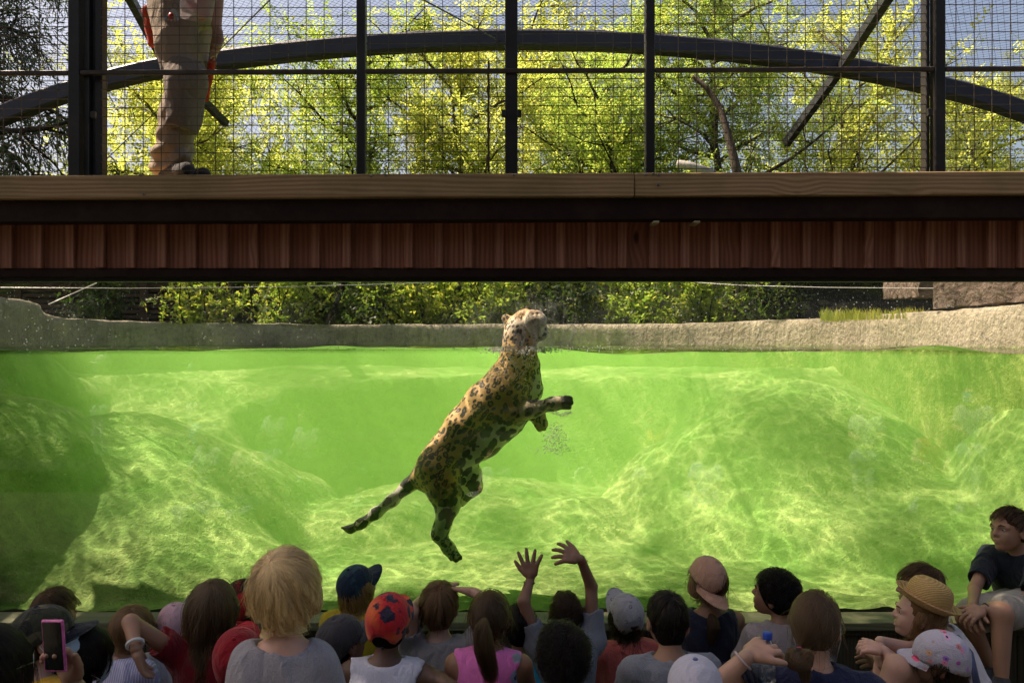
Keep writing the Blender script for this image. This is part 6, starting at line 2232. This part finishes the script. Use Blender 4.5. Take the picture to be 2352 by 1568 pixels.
# boy sitting on the ledge
i = person('boy in dark polo shirt sitting on the ledge at the right edge', (2318, 1216, 4.15), 0.198, 108, 4, 4, SK_M, m_cloth((0.010, 0.014, 0.024)), 'short', sw=0.135, byaw=125, hip=(2.70, -0.18, 0.50), neck=W(2330, 1270, 4.18), hres=0.006, sleeve_f=0.72, pants=(0.30, 0.27, 0.23), pantlen=0.85, ground=0.0,
           arms={-1: (W(2368, 1372, 3.98), W(2262, 1398, 3.82)), 1: (W(2238, 1352, 4.12), W(2234, 1392, 3.86))},
           hands={-1: dict(dir=(-0.9, -0.1, -0.25), palm=(0, 0.3, -1), curl=0.5, size=0.125), 1: dict(dir=(-0.3, -0.5, -0.7), palm=(0.6, 0.2, -0.5), curl=0.5, size=0.125)},
           legs={1: (W(2318, 1392, 4.2), W(2222, 1418, 3.92), W(2275, 1530, 3.95)), -1: (W(2352, 1392, 4.12), W(2300, 1408, 3.80), W(2300, 1560, 3.75))},
           hair=H((0.075, 0.040, 0.020), n=3800, len=0.045, lift=0.12, curl=0.08, wave=0.2, part=(0, 0.6, 0.2), crown=(0.1, -0.6, 0.8)))
bracelet(i, W(2266, 1397, 3.825), (1, 0.1, 0.2), 0.024, M_BLACK, 'bracelet', 0.004)

# ------------------------------------------------------------------ the keeper on the bridge
KZ = 2.83
kd = 5.0
kp = empty('person', tuple(P(400, 400, kd)), 'keeper in khaki work trousers standing on the bridge with a food tub', 'person')
def m_twill(c):
    return m_cloth(c)
M_KH = m_cloth((0.34, 0.25, 0.175)); M_KH2 = m_cloth((0.20, 0.15, 0.12)); M_ORG = m_cloth((0.62, 0.06, 0.02))
hipc = P(418, 10, kd)
near = [P(400, 30, kd - 0.02), P(425, 190, kd - 0.10), P(398, 360, kd - 0.02)]
farl = [P(446, 40, kd + 0.10), P(440, 190, kd + 0.13), P(416, 350, kd + 0.15)]
tr = [cap(P(385, -30, kd), P(462, -30, kd), 0.135, 0.125), cap(P(392, 20, kd), P(455, 25, kd + 0.03), 0.13, 0.12, k=0.05),
      cap(near[0], P(408, 110, kd - 0.06), 0.142, 0.125, k=0.04), cap(P(408, 110, kd - 0.06), near[1], 0.122, 0.098, k=0.04),
      cap(near[1], P(410, 262, kd - 0.06), 0.098, 0.104, k=0.03), cap(P(410, 262, kd - 0.06), P(395, 345, kd - 0.03), 0.104, 0.094, k=0.04),
      cap(P(370, 352, kd - 0.06), P(418, 358, kd - 0.08), 0.040, 0.036, k=0.03), cap(P(375, 375, kd - 0.03), P(405, 380, kd - 0.03), 0.07, 0.07, k=0.03)]
far_tr = [cap(farl[0], farl[1], 0.112, 0.082, k=0.02), cap(farl[1], farl[2], 0.080, 0.070, k=0.02), cap(farl[2], P(416, 385, kd + 0.15), 0.075, 0.07, k=0.02)]
def kdisp(X):
    f = 0.008 * nz(X[:, 0], X[:, 1], X[:, 2], 801, 2, 6.0) - 0.005 * np.clip(1 - 2 * np.abs(nz(X[:, 0] - 0.4 * X[:, 2], X[:, 1], X[:, 2], 803, 2, 5.0)), 0, 1) ** 3
    low = np.clip((3.25 - X[:, 2]) / 0.3, 0, 1)
    return f + low * 0.010 * np.sin(X[:, 2] * 55 + 6 * X[:, 0] + 3 * np.sin(X[:, 0] * 14)) + 0.004 * nz(X[:, 0], X[:, 1], X[:, 2] * 0.5, 802, 2, 28)
build('trousers', *sdf_mesh(tr, 0.0075, 0.03, kdisp), M_KH, kp, True)
build('trouser_leg', *sdf_mesh(far_tr, 0.0075, 0.03, kdisp), M_KH, kp, True)
# dark knee panel, orange side pieces, pocket
kneep = [cap(P(422, 150, kd - 0.075), P(428, 190, kd - 0.115), 0.104, 0.104), cap(P(428, 190, kd - 0.115), P(417, 280, kd - 0.085), 0.102, 0.098, k=0.03), half(P(413, 300, kd), (-0.25, 0, -1)), half(P(420, 152, kd), (0.1, 0, 1)), half(P(404, 220, kd), (-1, 0.0, -0.1))]
build('knee_panel', *sdf_mesh(kneep, 0.007, 0.02, kdisp, 0.012), M_KH2, kp, True)
build('side_panel', *sdf_mesh([cap(P(343, 30, kd + 0.0), P(350, 100, kd - 0.02), 0.045, 0.03)], 0.008, 0.01, kdisp), M_ORG, kp, True)
build('side_panel', *sdf_mesh([cap(P(487, 145, kd + 0.12), P(472, 225, kd + 0.12), 0.026, 0.022)], 0.008, 0.01, kdisp), M_ORG, kp, True)
build('pocket', *sdf_mesh([cap(P(372, 115, kd - 0.10), P(384, 160, kd - 0.12), 0.038, 0.034)], 0.008, 0.01, kdisp), M_KH2, kp, True)
# jacket, body, far arm
kskin = (0.42, 0.23, 0.16)
hdk = Head(P(420, -380, kd), 0.225, rotm(-150, -20, 0))
tor = [cap(P(375, -60, kd), P(455, -60, kd), 0.13), cap(P(360, -170, kd), P(470, -170, kd), 0.125, k=0.08), cap(P(350, -245, kd), P(485, -245, kd), 0.085, k=0.08)]
armr = [cap(P(492, -240, kd), P(505, -90, kd - 0.02), 0.052, 0.043, k=0.03), cap(P(505, -90, kd - 0.02), P(497, 62, kd - 0.05), 0.042, 0.030, k=0.02)]
arml = [cap(P(345, -240, kd), P(350, -90, kd - 0.12), 0.052, 0.043, k=0.03), cap(P(350, -90, kd - 0.12), P(425, -15, kd - 0.27), 0.042, 0.030, k=0.02)]
hn = hand_prims(P(499, 70, kd - 0.05), (0.12, -0.05, -1), (-0.75, -0.6, 0), 0.185, 0.42, 0.05, 1, (0.2, 0.45, 0.55, 0.6)) + hand_prims(P(428, -10, kd - 0.275), (1, -0.1, -0.1), (0, 0.2, 1), 0.185, 0.3, 0.1, -1)
build('body', *join([sdf_mesh(hdk.prims() + [cap(P(420, -340, kd), P(418, -270, kd), 0.055, 0.06)] + tor + armr + arml, 0.009, 0.02), sdf_mesh(hn, 0.006, 0.008)]), m_skin(kskin), kp, True)
build('shirt', *sdf_mesh(tor + [cap(P(492, -240, kd), P(503, -120, kd - 0.01), 0.06, 0.055, k=0.03), cap(P(345, -240, kd), P(349, -120, kd - 0.1), 0.06, 0.055, k=0.03)], 0.011, 0.03, cloth_disp(77, 0.005), 0.012), m_cloth((0.04, 0.05, 0.045)), kp, True)
build('hair', *sdf_mesh([ell(hdk.w(CRAN_C), (CRAN + 0.012) * hdk.s, hdk.R), half(hdk.w((0, 0.046, 0)), hdk.R @ np.array([0, 1.0, -0.62])), half(hdk.w((0, 0, -0.045)), hdk.R @ np.array([0, 0.3, -1.0]))], 0.009, 0.01), m_scalp(BRN), kp, True)
# boots
for (u, v, dd, du) in ((388, 394, kd - 0.03, 42), (422, 390, kd + 0.12, 46)):
    a = P(u, v, dd); a.z = KZ + 0.05
    b = P(u + du, v, dd - 0.16); b.z = KZ + 0.045
    bo = build('boot', *sdf_mesh([cap(a, b, 0.052, 0.042), cap(a, a + Vector((0, 0, 0.07)), 0.055, 0.058, k=0.03), half((0, 0, KZ), (0, 0, -1))], 0.008, 0.03), m_cloth((0.06, 0.05, 0.045)), kp, True)
    for k in range(4):
        f = a.lerp(b, 0.15 + 0.17 * k) + Vector((0, 0, 0.052 - 0.004 * k))
        q = MB().tube([f + Vector((-0.02, -0.035, -0.012)), f, f + Vector((0.02, 0.03, -0.012))], 0.004, 5).build('lace', m_cloth((0.35, 0.32, 0.28)), bo, True)
        q.matrix_parent_inverse = Matrix.Identity(4)
# keys
kc = P(402, 22, kd - 0.20)
keys = empty('key_ring', tuple(kc), 'bunch of keys with red tag hanging at the keeper belt', 'keys')
MB().tube([kc + Vector((0.018 * math.cos(a), 0, 0.018 * math.sin(a) + 0.02)) for a in np.linspace(0, 6.283, 15)], 0.0025, 6, False).build('ring', m_paint((0.2, 0.18, 0.15), 0.3, 0.9), keys, True)
for k in range(6):
    a = R(-38 + 14 * k)
    p0 = kc + Vector((0.004 * (k - 3), -0.004 * k, 0.0))
    p1 = p0 + Vector((math.sin(a) * 0.075, -0.003, -math.cos(a) * 0.075))
    MB().bar(p0, p1, 0.011, 0.003, (0, 1, 0)).build('key', m_paint((0.30, 0.24, 0.12) if k % 2 else (0.3, 0.3, 0.32), 0.3, 0.9), keys)
rt_ = P(393, 37, kd - 0.21)
MB().lathe([(0.003, -0.02), (0.014, -0.014), (0.016, 0.0), (0.012, 0.014), (0.003, 0.018)], rt_, 12).build('tag', m_paint((0.5, 0.015, 0.012), 0.4), keys, True)
# food tub
def m_tub():
    t = NT('frosted_plastic')
    d = t.principled((0.62, 0.55, 0.58), 0.25, 0.5)
    tr_ = t.node('ShaderNodeBsdfTransparent'); t.set(tr_.inputs[0], (0.88, 0.85, 0.88))
    tl = t.node('ShaderNodeBsdfTranslucent'); t.set(tl.inputs[0], (0.75, 0.68, 0.70))
    return t.done(t.shader_mix(0.45, tr_.outputs[0], t.shader_mix(0.4, d, tl.outputs[0])))
tc = P(452, 8, kd - 0.28)
tub = empty('food_tub', (tc.x, tc.y, tc.z - 0.09), 'translucent plastic tub of raw meat held at the keeper waist', 'tub')
rotk = Matrix.Rotation(R(5), 3, 'Y') @ Matrix.Rotation(R(20), 3, 'Z')
V = []
for (z, hw, hh_) in ((-0.085, 0.082, 0.062), (-0.075, 0.088, 0.068), (0.11, 0.10, 0.08)):
    for k in range(24):
        a = 2 * math.pi * k / 24
        ca, sa = math.cos(a), math.sin(a)
        e = 0.35
        V.append(rotk @ Vector((hw * math.copysign(abs(ca) ** e, ca), hh_ * math.copysign(abs(sa) ** e, sa), z)) + tc)
fs = [tuple(range(23, -1, -1))]
for j in range(2):
    for k in range(24): fs.append((j * 24 + k, j * 24 + (k + 1) % 24, (j + 1) * 24 + (k + 1) % 24, (j + 1) * 24 + k))
build('tub_wall', V, fs, m_tub(), tub, True)
rk = np.random.default_rng(4)
for k in range(11):
    c = tc + rotk @ Vector((rk.uniform(-0.05, 0.05), rk.uniform(-0.035, 0.035), -0.06 + 0.012 * k))
    m_ = m_paint(((0.48, 0.10, 0.08), (0.55, 0.28, 0.16), (0.42, 0.13, 0.11))[k % 3], 0.3, 0.0, 0.3, 30)
    a_ = Vector((rk.uniform(-0.02, 0.02), rk.uniform(-0.015, 0.015), rk.uniform(-0.01, 0.01)))
    build('meat', *sdf_mesh([cap(c - a_, c + a_, 0.024, 0.02), cap(c, c + Vector((rk.normal() * 0.015, rk.normal() * 0.01, rk.normal() * 0.01)), 0.022, k=0.02)], 0.007, 0.01), m_, tub, True)

# ------------------------------------------------------------------ spectators behind the camera, seen only as reflections in the glass
def SP(u, v, d):
    """Where somebody must be to be mirrored in the glass at (u, v), d metres of light path away."""
    p = P(u, v, d)
    return ('w', (p.x, -p.y, p.z))


steps = empty('stone_steps', (0, -8, 0), 'broad stone seating steps behind the visitors', 'steps')
M_STEP = m_paint((0.02, 0.018, 0.015), 0.95, 0.0, 0.3, 2.0)
for k in range(4):
    MB().box((-7, -6.6 - 0.9 * k, 0), (7, -5.7 - 0.9 * k, 0.28 * (k + 1)), 0.01).build('step', M_STEP, steps)


# dense greenery behind the spectators
r = np.random.default_rng(55)
n = 5200
C = np.c_[r.uniform(-14, 14, n), r.uniform(-14, -11.5, n), r.uniform(0, 9.5, n)]
V, q = foliage_mesh(C, r.normal(size=(n, 3)), 'broad', 7.0, r)
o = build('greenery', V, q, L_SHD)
tag(o, 'dark greenery closing the view behind the spectators', 'greenery', kind='stuff')


def spectator(label, u, v, d, shirt, yaw=0, legs='cross', ground=None, skin=(0.62, 0.42, 0.32), hair_=BRN, hatc=None, mask=False, **k):
    hw = SP(u, v, d)
    y = hw[1][1]
    g = ground if ground is not None else max(0.0, min(1.12, 0.28 * math.ceil((-y - 5.7) / 0.9)))
    if legs == 'stand':
        k.setdefault('hip', (hw[1][0], hw[1][1] - 0.02, hw[1][2] - 0.62))
        g = hw[1][2] - 1.22
        g = max(0.0, g)
    i = person(label, hw, 0.20, yaw + 16, k.pop('pitch', 4), 0, skin, shirt, k.pop('sleeve', 'short'), legs=legs, ground=g, hair=H(hair_, n=500, len=0.05, r=0.0016), hres=0.012, pants=k.pop('pants', (0.34, 0.36, 0.42)), **k)
    if hatc is not None:
        cap_hat(i['hd'], 0, 4, 0, m_cloth(hatc), m_cloth(hatc), i['t'], 0.07)
    if mask: face_mask(i)
    return i


WHITE = m_cloth((0.58, 0.58, 0.55)); MINT = m_cloth((0.35, 0.70, 0.55)); ORANGE = m_cloth((0.75, 0.30, 0.03)); DARK = m_cloth((0.03, 0.03, 0.04)); STRIPE = m_cloth((0.58, 0.60, 0.58), 'stripes', (0.45, 0.5, 0.52), 2.5); SAGE = m_cloth((0.48, 0.52, 0.42))
spectator('mirrored child in white printed T-shirt seated left of the jaguar', 625, 935, 10.4, WHITE, 37, skin=(0.5, 0.32, 0.22), hatc=(0.2, 0.22, 0.2))
spectator('mirrored child in orange top shading the eyes with raised arms', 1503, 968, 10.4, ORANGE, 30, 'stand', hair_=DKB, arms={-1: (np.array(SP(1458, 975, 10.3)[1]), np.array(SP(1490, 945, 10.2)[1])), 1: (np.array(SP(1549, 972, 10.3)[1]), np.array(SP(1515, 945, 10.2)[1]))}, sleeve='tank')
spectator('mirrored child in mint green vest left of the orange one', 462, 950, 9.6, MINT, 34, 'stand', hair_=BLK)
spectator('mirrored child in white T-shirt and cap crouching at the left', 470, 1000, 8.4, WHITE, 42, hatc=(0.1, 0.2, 0.18))
spectator('mirrored masked adult in white at the upper left', 232, 835, 10.5, DARK, 34, 'stand', hatc=(0.7, 0.7, 0.6), mask=True)
spectator('mirrored masked adult in dark shirt behind the mint vest', 450, 838, 11.5, DARK, 36, 'stand', mask=True)
spectator('mirrored child in white shirt below the jaguar tail', 800, 1048, 8.8, SAGE, 34)
spectator('mirrored child in white shirt by the jaguar hind leg', 1135, 1050, 9.2, WHITE, 30)
spectator('mirrored child in white cap right of the jaguar', 1338, 1100, 8.0, DARK, 36, hatc=(0.75, 0.74, 0.7), mask=True)
spectator('mirrored child in pale cardigan low in the middle', 1395, 1190, 6.6, WHITE, 30, legs='cross')
spectator('mirrored man in striped white shirt bending at the right', 2235, 905, 8.6, STRIPE, 52, 'stand', mask=True, skin=(0.66, 0.46, 0.36))
spectator('mirrored child in orange red vest at the right', 2140, 980, 8.6, m_cloth((0.6, 0.12, 0.04)), 10, sleeve='tank')
spectator('mirrored dark haired child in white T-shirt under the orange one', 1490, 1050, 9.0, WHITE, 28, skin=SK_D, hair_=BLK)
spectator('mirrored child in cream shirt beside the white T-shirt at left', 560, 1010, 8.6, m_cloth((0.8, 0.72, 0.5)), 30, skin=(0.66, 0.46, 0.36))
spectator('mirrored child in white shirt behind the tail', 700, 960, 10.0, WHITE, 30, skin=(0.66, 0.46, 0.36))
spectator('mirrored child in pale blue shirt right of the orange one', 1620, 1040, 9.2, m_cloth((0.6, 0.72, 0.8)), 30, skin=(0.66, 0.46, 0.36))
spectator('mirrored woman in white blouse at the right of the mound', 1990, 930, 9.4, WHITE, 30, 'stand', skin=(0.66, 0.46, 0.36))
spectator('mirrored child in straw coloured shirt low at right', 1830, 1170, 7.2, m_cloth((0.75, 0.65, 0.4)), 30, skin=(0.66, 0.46, 0.36), legs='cross')
